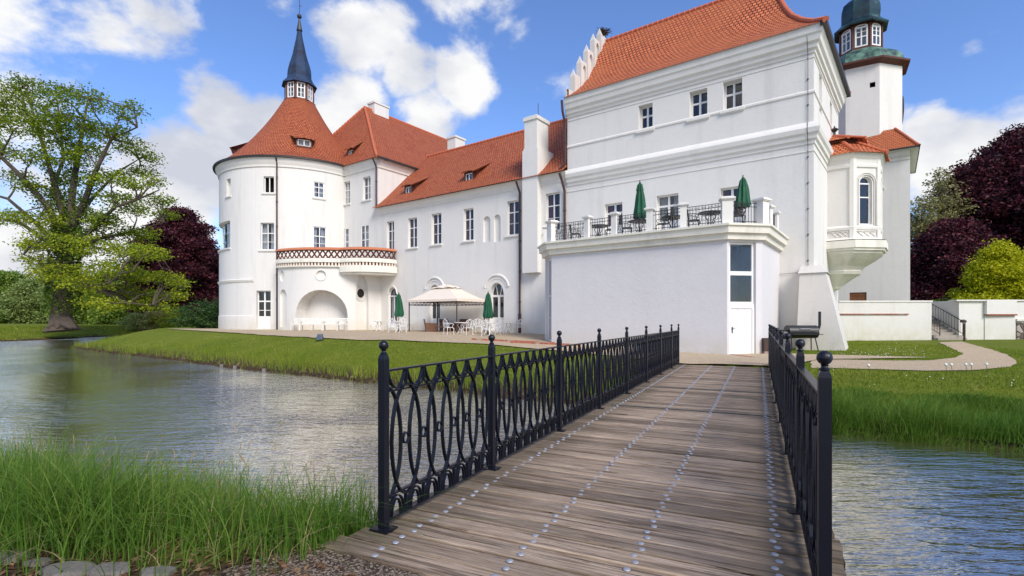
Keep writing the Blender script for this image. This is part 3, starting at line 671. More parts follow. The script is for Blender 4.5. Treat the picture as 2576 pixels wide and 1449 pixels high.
dk.build('deck', M['deck'], bridge, local=True, tint=True)
bm_ = MB()
for x in (-2.2, -1.3, -.4, .15): bm_.box(x-.09, x+.09, 3.1, 17.3, -.42, -.09)
bm_.box(TL-.05, TR+.1, 2.46, 17.3, -.088, -.074)  # dark sheet added below the planks, stands in for shade in the gaps
for yy in (3.4, 9.8, 17.2): bm_.box(TL-.1, TR+.1, yy-.12, yy+.12, -1.3, -.43)
bm_.build('girder_and_gap_sheet', M['wood_dark'], bridge, local=True)
def stud_mb(x, yy):
    s_ = MB(); s_.lathe((x, yy, -.003), [(.0225, 0), (.022, .004), (.017, .0068), (.008, .0085), (.0005, .009)], 10); return s_
sm = stud_mb(0, 0).build('stud', M['zinc'], bridge, smooth=True, local=True); rest = MB(); first_ = True; cnt = 0
for (yy, w) in tl:
    for x in (-2.14, -1.34, -.68, .095):
        for q in (.27, .73):
            X_, Y_ = x+rr.uniform(-.004, .004)+(.012 if q < .5 else -.012), yy+w*q
            if cnt < 100:
                o = sm if first_ else sm.copy()
                if not first_: COL.objects.link(o); o.parent = bridge
                o.location = (X_, Y_, 0); first_ = False; cnt += 1
            else: rest.lathe((X_, Y_, -.003), [(.0225, 0), (.022, .004), (.017, .0068), (.008, .0085), (.0005, .009)], 8)
rest.build('stud_row', M['zinc'], bridge, smooth=True, local=True)['kind'] = 'stuff'
for yy in (8.62, 11.3):
    s_ = MB(); s_.box(TL+.08, TR-.03, yy-.03, yy+.03, -.002, .006); s_.build('cover_strip', M['stone'], bridge, local=True)
def rail_panel(y0, y1, x):
    b = MB(); n_ = max(1, round((y1-y0)/.205)); p_ = (y1-y0)/n_; nrm_ = (1, 0, 0)
    ztop, z2, z3, z4 = 1.10, .945, .215, .055
    b.box(x-.007, x+.007, y0, y1, z2-.006, z2+.006); b.box(x-.014, x+.014, y0, y1, z3-.007, z3+.007); b.box(x-.017, x+.017, y0, y1, z4-.010, z4)
    zc = (z2+z3)/2; hz = (z2-z3)/2+.035; a = .77*p_; 
    def clipd(P):   # split where the curve leaves the panel
        out_ = []; cur = []
        for q in P:
            if y0+.004 <= q[1] <= y1-.004: cur.append(q)
            else:
                if len(cur) > 1: out_.append(cur)
                cur = []
        if len(cur) > 1: out_.append(cur)
        return out_
    for k in range(0, n_+1):
        cy = y0+k*p_; P = [(x+(.006 if k % 2 else -.006), cy+a*math.sin(2*PI*i/28), zc+hz*math.cos(2*PI*i/28)) for i in range(29)]
        if 0 < k < n_ and cy-a > y0 and cy+a < y1: b.strip(P[:-1], nrm_, .012, .028, True)
        else:
            for seg in clipd(P): b.strip(seg, nrm_, .012, .028)
        if 0 < k < n_:
            b.strip([(x, cy+.036*math.sin(2*PI*i/12), zc+.040*math.cos(2*PI*i/12)) for i in range(12)], nrm_, .008, .026, True)
            b.box(x-.013, x+.013, cy-.006, cy+.006, z2+.04, ztop-.014); b.box(x-.013, x+.013, cy-.006, cy+.006, z4, z3-.02)
        if k < n_:   # U arcs below the top rail, arches above the foot rail
            c2 = cy+p_/2; top = ztop-.014; bt = z2+.012
            b.strip([(x, c2+(p_/2-.012)*math.cos(PI*i/10)*(1-.22*math.sin(PI*i/10)), top-(top-bt)*math.sin(PI*i/10)**1.1) for i in range(11)], nrm_, .009, .026)
            for q in (.90, .52): b.strip([(x, c2+(p_/2-.012)*q*math.cos(PI*i/10), z4+(z3-z4-.015)*(.55+.45*q)*math.sin(PI*i/10)) for i in range(11)], nrm_, .008, .024)
    return b
def rail_post(x, y):
    b = MB(); h = .027
    b.box(x-h, x+h, y-h, y+h, -.005, 1.165)
    b.box(x-.075, x+.075, y-.06, y+.06, -.002, .010)
    b.lathe((x, y, 1.165), [(h*1.414, 0), (h*1.40, .012), (h*1.22, .030), (h*.98, .042), (h*.80, .048)], 4, rot=PI/4)
    b.lathe((x, y, 1.208), [(.018, 0), (.024, .004), (.024, .010), (.016, .015), (.014, .022), (.019, .026), (.014, .030)], 14)
    n_ = 12; b.lathe((x, y, 1.269), [(max(.0008, .034*math.sin(PI*i/n_)), -.034*math.cos(PI*i/n_)) for i in range(n_+1)], 20)
    return b
for x, sd_ in ((TL, 'left'), (TR, 'right')):
    root = MB(); root.box(x-.023, x+.023, SL[0], SL[-1], 1.086, 1.10)
    rl = root.build('railing', M['iron'], bridge, local=True); rl['label'] = ('railing on the open-water side' if x < 0 else 'railing on the lawn side')
    for i, s_ in enumerate(SL):
        o = rail_post(x, s_).build('railing_post', M['iron'], rl, local=True)
        me = o.data
        if i < len(SL)-1: rail_panel(s_+.027, SL[i+1]-.027, x).build('railing_panel', M['iron'], rl, local=True)
# ================================================================ castle
def wmats(k='wall'): return [M[k], M['dark']]
def dormer(parent, m, a, zb, w, h, dback, name='dormer', zr=.9):
    """shed dormer: m(a,z,d) frame with d outward; window face at d=0, roof runs back and up to meet the slope"""
    b = MB()   # cheeks and face in dark timber
    b.mbox(m, a-w/2-.12, a-w/2, zb-.1, zb+h+.04, -.35, .0); b.mbox(m, a+w/2, a+w/2+.12, zb-.1, zb+h+.04, -.35, .0)
    b.mbox(m, a-w/2, a+w/2, zb-.12, zb, -.35, .03); b.mbox(m, a-w/2-.12, a+w/2+.12, zb+h, zb+h+.1, -.35, .02)
    for s_ in (-1, 1):
        x = a+s_*(w/2+.12)
        b.face([m(x, zb-.1, 0), m(x, zb+h+.1, 0), m(x, zb+h+.05+zr*.8, -dback*.85), m(x, zb-.1, -dback)])
    do = b.build(name, M['wood_dark'], parent)
    h_ = dict(a0=a-w/2, a1=a+w/2, z0=zb, z1=zb+h, depth=.08)
    f = window(parent, m, h_, 2, (), bar=.05, fr=.05, sill=False); f.parent = do
    for c in list(bpy.data.objects):
        if c.parent == f: c.parent = do
    bk = MB(); bk.face([m(a-w/2, zb, -.3), m(a+w/2, zb, -.3), m(a+w/2, zb+h, -.3), m(a-w/2, zb+h, -.3)]); o = bk.build('backing', M['curtain_white'], parent); o.parent = do
    r_ = MB(); n_ = 8; W_ = w/2+.3
    def P(i, j):
        s = i/6; t = j/n_; wd = W_*(1+.35*t)
        return m(a-wd+2*wd*s, zb+h+.06+zr*(t**1.05)+.10*math.sin(PI*s)*(1-t), .22-(dback+.22)*t)
    r_.grid(P, 6, n_, lambda i, j: ((i/6)*W_*2, j/n_*dback*1.2))
    r_.grid(lambda i, j: P(i, j)-Vector((0, 0, .07)), 6, n_, lambda i, j: ((i/6)*W_*2, j/n_*dback*1.2))
    r_.grid(lambda i, j: P(i, 0)-Vector((0, 0, .07*j)), 6, 1, lambda i, j: (i*.1, .1*j))
    o = r_.build('dormer_roof', M['tile'], parent); o.parent = do
    return do
# ---------- round tower
TCX, TCY, TRD = B(40.2, -.23).x, B(40.2, -.23).y, 6.3
tp = Path(arc(TCX, TCY, TRD, R(-100), R(75), 60), 1)
TA = lambda x: find_a(tp, x, 2.0, tp.L-1)
tower = empty('round_tower', (TCX, TCY, -.85), 'round white tower under a red tiled cone roof with a slender blue slate spire', 'tower')
rg = (tp.L*.10, tp.L*.98)
hs = dict(
 Q=hole(tp, 645, 681, 731, 826, rg, depth=.3), J=hole(tp, 655.3, 689.1, 560.1, 628, rg), O=hole(tp, 662.5, 688.8, 443.4, 484.3, rg), K=hole(tp, 565.5, 579, 565.6, 630.5, rg, depth=.32),
 P=hole(tp, 570, 580, 449.7, 492.7, rg, depth=.32), I=hole(tp, 787.9, 820.4, 570.5, 630, rg, depth=.1), N=hole(tp, 789, 815.7, 458, 497, rg, depth=.1))
b = MB(); wall(b, tp, 0, tp.L, -1.3, 12.62, list(hs.values()), step=.33)
ba = math.radians(75); bb = math.radians(260)
tb_ = Path(arc(TCX, TCY, TRD, ba, bb, 50), 1); wall(b, tb_, 0, tb_.L, -1.3, 12.62, [], step=.5)
b.build('wall', wmats(), tower)
window(tower, tp, hs['J'], 2, (.62, .30), curt='white', step=.3); window(tower, tp, hs['O'], 2, (), open_=True, step=.3, label='dark open casement under the eave')
window(tower, tp, hs['K'], 2, (.62, .30), curt='white', step=.3); window(tower, tp, hs['P'], 2, (.5,), curt='white', step=.3)
window(tower, tp, hs['I'], 2, (.60, .30), curt='white', sill=False, step=.3); window(tower, tp, hs['N'], 2, (.66, .33), curt='white', sill=True, step=.3)
window(tower, tp, hs['Q'], 2, (.72, .48), name='door', panel=.95, sill=False, bar=.09, step=.3, label='white glazed double door of the round tower')
b = MB(); st_ = .4
cornice(b, tp, 0, tp.L, [(11.9, 0), (11.9, .08), (12.05, .10), (12.25, .2), (12.45, .26), (12.62, .30)], st_)
for (z, d) in ((3.05, .12),): cornice(b, tp, 0, tp.L*.52, [(z-.18, .0), (z-.1, d*.6), (z+.05, d), (z+.1, 0)], st_)
b.build('cornice', M['trim'], tower)
b = MB(); cornice(b, tp, 0, tp.L*.52, [(-1.2, .06), (.25, .05), (.3, 0)], st_); b.build('plinth', M['wall'], tower)
b = MB(); ca = Path(arc(TCX, TCY, TRD+.42, R(-180), R(180), 72), 1)
b.mbox(ca, 0, ca.L, 12.56, 12.70, -.16, .05, .6); b.build('gutter', M['gutter'], tower)
b = MB(); prof = []
nR = 18
for i in range(nR+1):
    t = i/nR; r_ = 6.78+(1.32-6.78)*(t-.0+.10*math.sin(PI*min(1, t*1.0))*(1 if t < 1 else 0)); z = 12.66+(19.45-12.66)*flare(t, .45)
    prof.append((r_, z))
b.lathe((TCX, TCY, 0), prof, 72); 
# constant tile width down the cone
b.uv = [[(j, v) for (j, v) in (q if q else [(0, 0)]*4)] if q else None for q in b.uv]; b.useuv = True
for idx_, f_ in enumerate(b.f):
    if len(f_) == 4 and b.uv[idx_]:
        i_, j_ = divmod(idx_, 72); w_ = 2*PI*4.6/72; l0 = i_*.51; b.uv[idx_] = [(j_*w_, l0), (j_*w_+w_, l0), (j_*w_+w_, l0+.51), (j_*w_, l0+.51)]
b.build('roof', M['tile'], tower, smooth=True)
def surf_dormer(px, pyb, w, h, dback, zr):
    a = TA(px); p = tp(a, 0, 0); n_ = (p-Vector((TCX, TCY, 0))).normalized(); t_ = Vector((-n_.y, n_.x, 0))
    z = 14.05; r_ = 5.25
    m_ = lambda a_, z_, d_=0: Vector((TCX, TCY, z_))+n_*(r_+d_)+t_*a_
    return dormer(tower, m_, 0, z, w, h, dback, zr=zr)
surf_dormer(768, 386, .95, .5, 1.7, .75)
# left dormer on the outline
n_ = Vector((-.93, -.36, 0)).normalized(); t_ = Vector((-n_.y, n_.x, 0))
dormer(tower, (lambda n_, t_: lambda a_, z_, d_=0: Vector((TCX, TCY, z_))+n_*(5.25+d_)+t_*a_)(n_, t_), 0, 14.05, .95, .5, 1.7, zr=.75)
# lantern
def octo(cx, cy, r, rot): return [(cx+r*math.cos(rot+PI/4*i), cy+r*math.sin(rot+PI/4*i)) for i in range(9)]
rot0 = math.atan2(-TCY, -TCX)+PI/8+.12
def lantern(parent, cx, cy, r, z0, z1, rot, arch=0, rows=(.5,), mw=.72):
    pth = Path(octo(cx, cy, r, rot), 1); sl = pth.L/8; f = MB(); hs_ = []
    c0 = Vector((cx, cy, 0)); 
    if (pth(0.1, 0, 1)-c0).length < (pth(0.1, 0, 0)-c0).length: pth = Path(octo(cx, cy, r, rot), -1)
    for i in range(8):
        h = dict(a0=sl*i+sl*(1-mw)/2, a1=sl*(i+1)-sl*(1-mw)/2, z0=z0+.12, z1=z1-.12, depth=.03); h['arch'] = arch; hs_.append(h)
    wall(f, pth, 0, pth.L, z0, z1, hs_)
    for i in range(8): f.tube([pth(sl*i, z0, .01), pth(sl*i, z1, .01)], .06, 6)
    f.mbox(pth, 0, pth.L, z0-.08, z0+.06, -.05, .06, sl); f.mbox(pth, 0, pth.L, z1-.1, z1, -.05, .05, sl)
    lo = f.build('lantern', [M['wood_dark'], M['curtain_white']], parent)
    for h in hs_:
        w_ = window(parent, pth, h, 2, rows, bar=.06, fr=.09, sill=False); w_.parent = lo
        for c in [c for c in bpy.data.objects if c.parent == w_]: c.parent = lo
    return lo
lantern(tower, TCX, TCY, 1.22, 19.45, 21.05, rot0, 0, (.66, .33))
b = MB(); b.lathe((TCX, TCY, 0), [(1.35, 19.3), (1.42, 19.42), (1.25, 19.5)], 8, rot0); b.build('flashing', M['gutter'], tower)
b = MB(); b.lathe((TCX, TCY, 0), [(1.2, 21.0), (1.54, 20.93), (1.48, 21.03), (1.2, 21.35), (1.05, 21.7), (1.04, 22.1), (1.01, 22.45), (.92, 22.8), (.80, 23.16), (.60, 23.87), (.46, 24.57), (.30, 25.3), (.19, 26.0)], 8, rot0); b.build('spire', M['slate'], tower)
b = MB(); b.lathe((TCX, TCY, 0), [(.19, 26.0), (.27, 26.02), (.24, 26.12), (.15, 26.6), (.07, 27.1), (.05, 27.15)], 8, rot0)
b.lathe((TCX, TCY, 27.32), [(max(.001, .21*math.sin(PI*i/8)), -.21*math.cos(PI*i/8)) for i in range(9)], 12); b.tube([(TCX, TCY, 27.4), (TCX+.02, TCY, 28.95)], .022, 5)
b.face([(TCX+.02, TCY, 28.2), (TCX+.2, TCY+.05, 28.25), (TCX+.02, TCY, 28.4)]); b.build('finial', M['gutter'], tower)
a_ = find_a(tp, 697.5, *rg); pipe(tower, [tp(a_, 12.5, .38), tp(a_, 12.2, .14), tp(a_, -.9, .12)])
# ---------- block with the hipped roof
blk = empty('gabled_block', B(36.4, 6, -.85), 'white three storey block with steep hipped red roof beside the round tower', 'building')
f0 = front(0); U0, U1 = 29.55, 43.4; rg = (29.4, 36.5)
hs = dict(L=hole(f0, 912.5, 932, 444.4, 502.2, rg), M=hole(f0, 861.5, 880.3, 457, 512.7, rg), G=hole(f0, 908.8, 928.6, 566.3, 628, rg, depth=.06), H=hole(f0, 859, 878, 575, 632, rg, depth=.06))
b = MB(); wall(b, f0, U0, U1, -1.2, 12.6, list(hs.values()))
sd_m = lambda a, z, d=0: B(U0-d, a, z)
wall(b, sd_m, 0, 22, -1.2, 12.6); b.face([B(U1, 0, -1.2), B(U1, 22, -1.2), B(U1, 22, 12.6), B(U1, 0, 12.6)]); b.face([B(U0, 22, -1.2), B(U1, 22, -1.2), B(U1, 22, 12.6), B(U0, 22, 12.6)])
b.build('wall', wmats(), blk)
window(blk, f0, hs['L'], 2, (.62, .31), curt='full'); window(blk, f0, hs['M'], 2, (.62, .31), curt='full'); window(blk, f0, hs['G'], 2, (.40, .7), curt='full', sill=False); window(blk, f0, hs['H'], 2, (.40, .7), curt='full', sill=False)
b = MB(); cornice(b, f0, U0, 36, [(11.9, 0), (11.9, .08), (12.05, .10), (12.25, .2), (12.45, .26), (12.6, .3)]); cornice(b, sd_m, 0, 9, [(11.9, 0), (11.9, .08), (12.05, .10), (12.25, .2), (12.45, .26), (12.6, .3)])
b.build('cornice', M['trim'], blk)
E = .48; b = MB(); cc = (12.55)
A1, A2 = B(36.4, 4.0, 19.6), B(36.4, 18.5, 19.6)
e1, e2, e3, e4 = B(U0-E, -E, cc), B(U1+E, -E, cc), B(U1+E, 22+E, cc), B(U0-E, 22+E, cc)
slope(b, e2, e1, A1, A1, 18, 8); slope(b, e1, e4, A1, A2, 18, 8); slope(b, e3, e2, A2, A1, 18, 8); slope(b, e4, e3, A2, A2, 18, 8)
b.build('roof', M['tile'], blk)
b = MB(); ridge(b, e1, A1, .12, .35); ridge(b, e2, A1, .12, .35); ridge(b, A1, A2, .13); b.build('ridge_tiles', M['ridge'], blk)
b = MB(); b.mbox(front(E-.02), U0-E, 36, cc-.06, cc+.07, -.1, .06); b.mbox(lambda a, z, d=0: B(U0-E-d, a, z), -E, 9, cc-.06, cc+.07, -.1, .06); b.build('gutter', M['gutter'], blk)
def chimney(parent, p, w, d, z0, z1, label=None):
    b = MB(); x = Vector((-S, C, 0)); y = Vector((C, S, 0))
    def bx(w, d, z0, z1): b.box8([Vector(p)+x*s*w/2+y*t*d/2+Vector((0, 0, z)) for z in (z0, z1) for s, t in ((-1, -1), (1, -1), (1, 1), (-1, 1))])
    bx(w, d, z0, z1-.16); bx(w+.14, d+.14, z1-.16, z1); o = b.build('chimney', M['wall'], parent)
    if label: o['label'] = label
    return o
q = B(36.4, 5.6, 0); chimney(blk, (q.x, q.y, 0), .9, 1.7, 18.4, 20.35)
u_, z_ = plane_uz(882, 393, .42); dm = front(.42)
dormer(blk, dm, u_, z_, .62, .5, 1.25, zr=1.2)
pipe(blk, [B(U0+.06, -E, 12.5), B(U0+.06, -.14, 11.9), B(U0+.06, -.14, 8.7)])
# ---------- long wing
wing = empty('castle_wing', B(21, 4, -.85), 'long lower white wing with red tiled roof, two small dormers and tall chimney stack', 'building')
rg = (12.6, 29.6)
WW = dict(A=(1373.5, 1407.5, 485, 580), B=(1275, 1305.5, 504.7, 590.5), C=(1165.5, 1191.5, 524.5, 604.5), D=(1085, 1110, 536.8, 613.8), E=(1026, 1048.5, 548, 622.2), F=(973, 991, 556.6, 629))
hs = {k: hole(f0, *v, rg) for k, v in WW.items()}
hs['S'] = hole(f0, 975.9, 998.4, 723.5, 824, rg, arch=.62, depth=.25); hs['T'] = hole(f0, 1080, 1107, 716, 831, rg, arch=.75, depth=.3); hs['U'] = hole(f0, 1232, 1267.5, 711, 831.5, rg, arch=.85, depth=.3)
hs['n1'] = hole(f0, 1215.5, 1233.2, 544, 608, rg, arch=.28, depth=.16, niche=1); hs['n2'] = hole(f0, 1241.9, 1259.2, 539.5, 608, rg, arch=.28, depth=.16, niche=1)
b = MB(); wall(b, f0, 12.5, 29.55, -1.5, 8.75, list(hs.values())); b.face([B(12.6, 11, -1.5), B(29.5, 11, -1.5), B(29.5, 11, 8.75), B(12.6, 11, 8.75)])
b.build('wall', wmats(), wing)
for k in 'ABCDEF': window(wing, f0, hs[k], 2, (.67, .345), curt='red', sill=(k != 'F'))
window(wing, f0, hs['S'], 2, (.999,), name='door', curt='white', bar=.05, panel=.3, label='narrow arched glazed door')
window(wing, f0, hs['T'], 2, (.999,), name='door', panel=.85, bar=.12, fan=True, label='arched double door behind the canopy tent')
window(wing, f0, hs['U'], 2, (.999,), name='door', panel=.85, bar=.12, fan=True, label='arched double door beside the closed green parasol')
for k in 'TU':
    b = MB(); h = hs[k]; c = (h['a0']+h['a1'])/2; w = (h['a1']-h['a0'])/2+.18; zc = h['z1']-.45
    pts = [f0(c+(w+.25)*math.cos(PI*i/18), zc+(.95)*math.sin(PI*i/18), .02) for i in range(1, 18)]; b.tube(pts, .075, 6)
    pts = [f0(c+(w+.05)*math.cos(PI*i/18), zc+(.72)*math.sin(PI*i/18), .0) for i in range(1, 18)]; b.tube(pts, .04, 6); b.build('hood_moulding', M['trim'], wing)
b = MB()
h = hs['S']; c = (h['a0']+h['a1'])/2; b.tube([f0(c+.5*math.cos(PI*i/14), h['z1']-.5+.62*math.sin(PI*i/14), 0) for i in range(15)], .05, 6)
b.build('hood_moulding', M['trim'], wing)
b = MB(); cornice(b, f0, 12.5, 29.6, [(8.1, 0), (8.12, .05), (8.3, .07), (8.45, .16), (8.65, .24)]); b.build('cornice', M['trim'], wing)
b = MB(); e1, e2 = B(12.5, -.5, 8.62), B(29.75, -.5, 8.62); A1, A2 = B(12.5, 5.5, 14.15), B(29.75, 5.5, 14.15); e3, e4 = B(12.5, 11.5, 8.62), B(29.75, 11.5, 8.62)
slope(b, e2, e1, A2, A1, 16, 14, .3); slope(b, e3, e4, A1, A2, 16, 4, .3); b.build('roof', M['tile'], wing)
b = MB(); ridge(b, A1, A2, .13); b.build('ridge_tiles', M['ridge'], wing)
b = MB(); b.mbox(front(.48), 12.5, 29.8, 8.55, 8.68, -.1, .07); b.build('gutter', M['gutter'], wing)
# chimney breast on the front
b = MB(); c0 = find_a(f0, 1314, 13, 18, d=.42); c1 = find_a(f0, 1352, 13, 18, d=.42); zb = (803-687)*f0(c0, 0, .42)[1]/F
lo_, hi_ = min(c0, c1), max(c0, c1)
b.mbox(f0, lo_, hi_, zb, 10.3, -1.5, .42); b.mbox(f0, lo_+.06, hi_-.06, 10.3, 10.45, -1.5, .38)
b.mbox(f0, lo_+.10, hi_-.10, 10.45, 12.1, -.95, .34); b.mbox(f0, lo_+.03, hi_-.03, 12.1, 12.32, -1.02, .41); b.mbox(f0, lo_+.12, hi_-.12, 12.32, 12.38, -.93, .32)
o = b.build('chimney', M['wall'], wing); o['label'] = 'tall square stack running down the front as a chimney breast'
b = MB(); b.tube([f0((lo_+hi_)/2, 12.3, -.5), f0((lo_+hi_)/2, 13.4, -.5)], .02, 5); b.build('lightning_rod', M['iron_thin'], wing)
q = B(26.9, 6.1, 0); chimney(wing, (q.x, q.y, 0), .9, 1.2, 13.4, 15.35)
for (px, py, w_) in ((1027, 486.5, .62), (1179.5, 454, .62)):
    vv = .75; u_, z_ = plane_uz(px, py, vv); dormer(wing, front(vv), u_, z_, w_, .5, 2.1, zr=1.25)
a_ = find_a(f0, 1310, 12.6, 20); pipe(wing, [f0(a_, 8.5, .5), f0(a_, 7.9, .12), f0(a_, -.9, .12)], .065)
b = MB(); b.tube([f0(a_, .35, .12), f0(a_, -.85, .12)], .10, 8); b.build('drain_boot', M['pipe'], wing)
pipe(wing, [f0(12.75, 8.5, .5), f0(12.7, 8.1, .3), f0(12.62, 7.5, .12), f0(12.62, 3.8, .12)], .075)
# ---------- main tall house
main = empty('main_house', B(6, 4, -1.2), 'tall white main house with bright red pantile roof and stepped gable', 'building')
EZ = 12.86; DV = 8.5
def ENDP(w): return (MX+.6247*w, MY+.7809*w)
endm = lambda a, z, d=0: Vector((ENDP(a)[0]+.7809*d, ENDP(a)[1]-.6247*d, z))
rg = (0, 12.4)
hs = dict(W1=hole(f0, 1606, 1642, 262, 326, rg, depth=.38), W2=hole(f0, 1735, 1779, 226, 296, rg, depth=.38), W3=hole(f0, 1819, 1868, 201, 275, rg, depth=.38),
 D1=hole(f0, 1521, 1566, 511, 588, rg, depth=.3), D2=hole(f0, 1652, 1707, 489, 578, rg, depth=.3), D3=hole(f0, 1813, 1868, 470, 571, rg, depth=.3))
b = MB(); wall(b, f0, 0, 12.5, -1.6, EZ, list(hs.values()))
he = [hole(endm, 2070, 2082, 178, 285, (0, 6), depth=.35, niche=1), hole(endm, 2093, 2102, 234, 318, (4, 8.4), depth=.35)]
he[0]['a0'], he[0]['a1'] = 1.55, 2.35; he[0]['z0'], he[0]['z1'] = 9.7, 11.5; he[1]['a0'], he[1]['a1'] = 5.1, 5.9; he[1]['z0'], he[1]['z1'] = 9.9, 11.4; he[1]['niche'] = 1
wall(b, endm, 0, DV, -1.6, EZ, he)
bk0, bk1 = endm(DV, 0), B(12.5, DV, 0)
b.face([(bk0.x, bk0.y, -1.6), (bk1.x, bk1.y, -1.6), (bk1.x, bk1.y, EZ), (bk0.x, bk0.y, EZ)])
wall(b, lambda a, z, d=0: B(12.5+d, a, z), 0, DV, -1.6, EZ)
b.build('wall', wmats(), main)
for k in ('W1', 'W2', 'W3'): window(main, f0, hs[k], 2, (.60, ), bar=.08, fr=.08)
for k in ('D1', 'D2', 'D3'): window(main, f0, hs[k], 2, (.70,), curt='red' if k != 'D2' else 'white', name='door', bar=.09, sill=False, panel=.5)
he2 = dict(he[0]); 
b = MB(); CP = [(11.75, 0), (11.77, .06), (11.88, .07), (11.95, .16), (12.1, .18), (12.2, .28), (12.42, .32), (12.5, .38), (12.84, .42)]
MP = [(7.75, 0), (7.77, .05), (7.9, .06), (7.97, .14), (8.12, .16), (8.22, .24), (8.42, .28), (8.55, .2), (8.75, .0)]
cp = Path([tuple(B(12.5, 0)[:2]), tuple(B(0, 0)[:2]), ENDP(DV)], 1)
if (cp(3, 0, 1)-B(6, 6)).length < (cp(3, 0, 0)-B(6, 6)).length: cp = Path([tuple(B(12.5, 0)[:2]), tuple(B(0, 0)[:2]), ENDP(DV)], -1)
for nm_, pr in zip(('cornice', 'string_course', 'sill_band', 'wall_line', 'wall_line'), (CP, MP, [(9.98, 0), (10.02, .05), (10.1, .05), (10.16, 0)], [(7.42, 0), (7.43, .03), (7.47, .03), (7.48, 0)], [(11.55, 0), (11.56, .03), (11.6, .03), (11.61, 0)])):
    b = MB(); b.grid(lambda i, j: cp([0, 12.5, cp.L][i], pr[j][0], pr[j][1]), 2, len(pr)-1); b.build(nm_, M['trim'], main)
# roof
ap1, ap2 = B(2.65, 5.1, 18.5), B(12.6, 5.1, 18.5); ez = 12.80; o_ = .5
c1 = B(-o_, -o_, ez); c2 = B(12.55, -o_, ez); ce = endm(DV+.3, ez, o_); cb = B(12.55, DV+.5, ez)
b = MB()
def rslope(eA, eB, tA, tB, rows=26, cols=10, prof=None):
    eA, eB, tA, tB = map(Vector, (eA, eB, tA, tB)); ax = (eB-eA); ax.z = 0; ax.normalize(); sl = ((tA+tB)/2-(eA+eB)/2).length
    def g_(t): return np.interp(t, [0, .18, .35, .53, .66, .94, 1], [0, .10, .22, .375, .525, .935, 1])
    def P(i, j):
        s = i/cols; t = j/rows; e = eA.lerp(eB, s); q = tA.lerp(tB, s); p = e.lerp(q, t); p.z = e.z+(q.z-e.z)*float(g_(t)); return p
    b.grid(P, cols, rows, lambda i, j: ((P(i, j)-eA).dot(ax), sl*j/rows)); return g_
G_ = rslope(c2, c1, ap2, ap1, cols=14); rslope(c1, ce, ap1, ap1); rslope(ce, cb, ap1, ap2)
b.build('roof', M['tile_big'], main)
def hipline(bm2, p, q, r_):
    p, q = Vector(p), Vector(q); n_ = int((q-p).length/.36); pts = []; rr_ = []
    for i in range(n_+1):
        for dt, k in ((0, 1.15), (.9, .88)):
            t = min(1, (i+dt)/n_); a = p.lerp(q, t); a.z = p.z+(q.z-p.z)*float(G_(t))+.03; pts.append(a); rr_.append(r_*k)
    bm2.tube(pts, rr_, 8)
b = MB(); hipline(b, c1, ap1, .12); hipline(b, ce, ap1, .12); ridge(b, ap1, ap2, .14); b.build('ridge_tiles', M['ridge'], main)
b = MB(); b.mbox(front(o_-.02), -o_-.04, 12.65, ez-.12, ez+.07, -.16, .07)
gm = lambda a, z, d=0: endm(a, z, o_+d); b.mbox(gm, -o_+.05, DV+.35, ez-.14, ez+.07, -.2, .07); b.mbox(front(o_-.06), -o_+.05, 12.5, ez-.16, ez-.1, -.45, -.02); b.build('gutter', M['gutter'], main)
pipe(main, [f0(12.62, 12.7, .45), f0(12.62, 12.1, .36), f0(12.60, 11.5, .12), f0(12.60, 9.1, .12), f0(12.9, 8.75, .3)], .07)
b = MB(); a_ = .22; b.tube([f0(a_, 12.4, .40), f0(a_, 11.7, .05), f0(a_, 8.8, .04), f0(a_, 8.4, .30), f0(a_, 7.7, .05), f0(a_, 2.1, .04)], .012, 5)
for z in np.arange(2.6, 12, 1.15): b.tube([f0(a_-.03, z, .03), f0(a_+.03, z, .03)], .03, 6)
b.tube([f0(a_, 2.1, .04), f0(1.55, 2.05, .04), f0(1.55, -1.2, .04)], .012, 5); b.build('lightning_cable', M['iron_thin'], main)
# stepped gable at the far end
b = MB(); gu = 12.62
def gbox(v0, v1, z0, z1, e=0): b.box8([B(gu+a-(.0), v, z) for z in (z0, z1) for a, v in ((-.10-e, v0), (.20+e, v0), (.20+e, v1), (-.10-e, v1))])
pin = [(.12, 13.9), (.98, 15.1), (1.80, 16.25), (2.66, 17.3), (3.56, 18.4), (4.45, 19.15), (5.1, 19.0), (5.8, 19.15), (6.6, 18.4), (7.4, 17.0), (8.2, 15.2)]
for i, (v, z) in enumerate(pin[1:], 1):
    gbox(v-.13, v+.13, 12.0, z-.5, .02)
    p_ = [B(gu-.12, v-.13, z-.5), B(gu+.22, v-.13, z-.5), B(gu+.22, v+.13, z-.5), B(gu-.12, v+.13, z-.5)]; ap = B(gu+.05, v, z)
    for k in range(4): b.face([p_[k], p_[(k+1) % 4], ap])
for i in range(len(pin)-1):
    v0, v1 = pin[i][0]+.15, pin[i+1][0]-.15; zt = min(pin[i][1], pin[i+1][1])-.28
    if v1 <= v0: continue
    zr_ = 12.86+5.6*max(0, 1-abs((v0+v1)/2-5.1)/5.6)
    gm_ = lambda a, z, d=0: B(gu-.05-d, a, z)
    if v1-v0 > .5 and zt-zr_ > .35:
        h = dict(a0=v0+.08, a1=v1-.08, z0=zt-1.15, z1=zt-.2, arch=.4, depth=.14, niche=1); wall(b, gm_, v0, v1, 12.0, zt, [h])
    else: wall(b, gm_, v0, v1, 12.0, zt)
    b.box8([B(gu+a, v, z) for z in (12.0, zt) for a, v in ((.10, v0), (.18, v0), (.18, v1), (.10, v1))])
    b.face([B(gu-.05, v0, zt), B(gu+.18, v0, zt), B(gu+.18, v1, zt), B(gu-.05, v1, zt)])
o = b.build('stepped_gable', M['wall_dirty'], main); o['label'] = 'worn white stepped gable with pointed pinnacles'
b = MB(); rr = random.Random(9); nc = B(gu+.1, 5.1, 19.05)
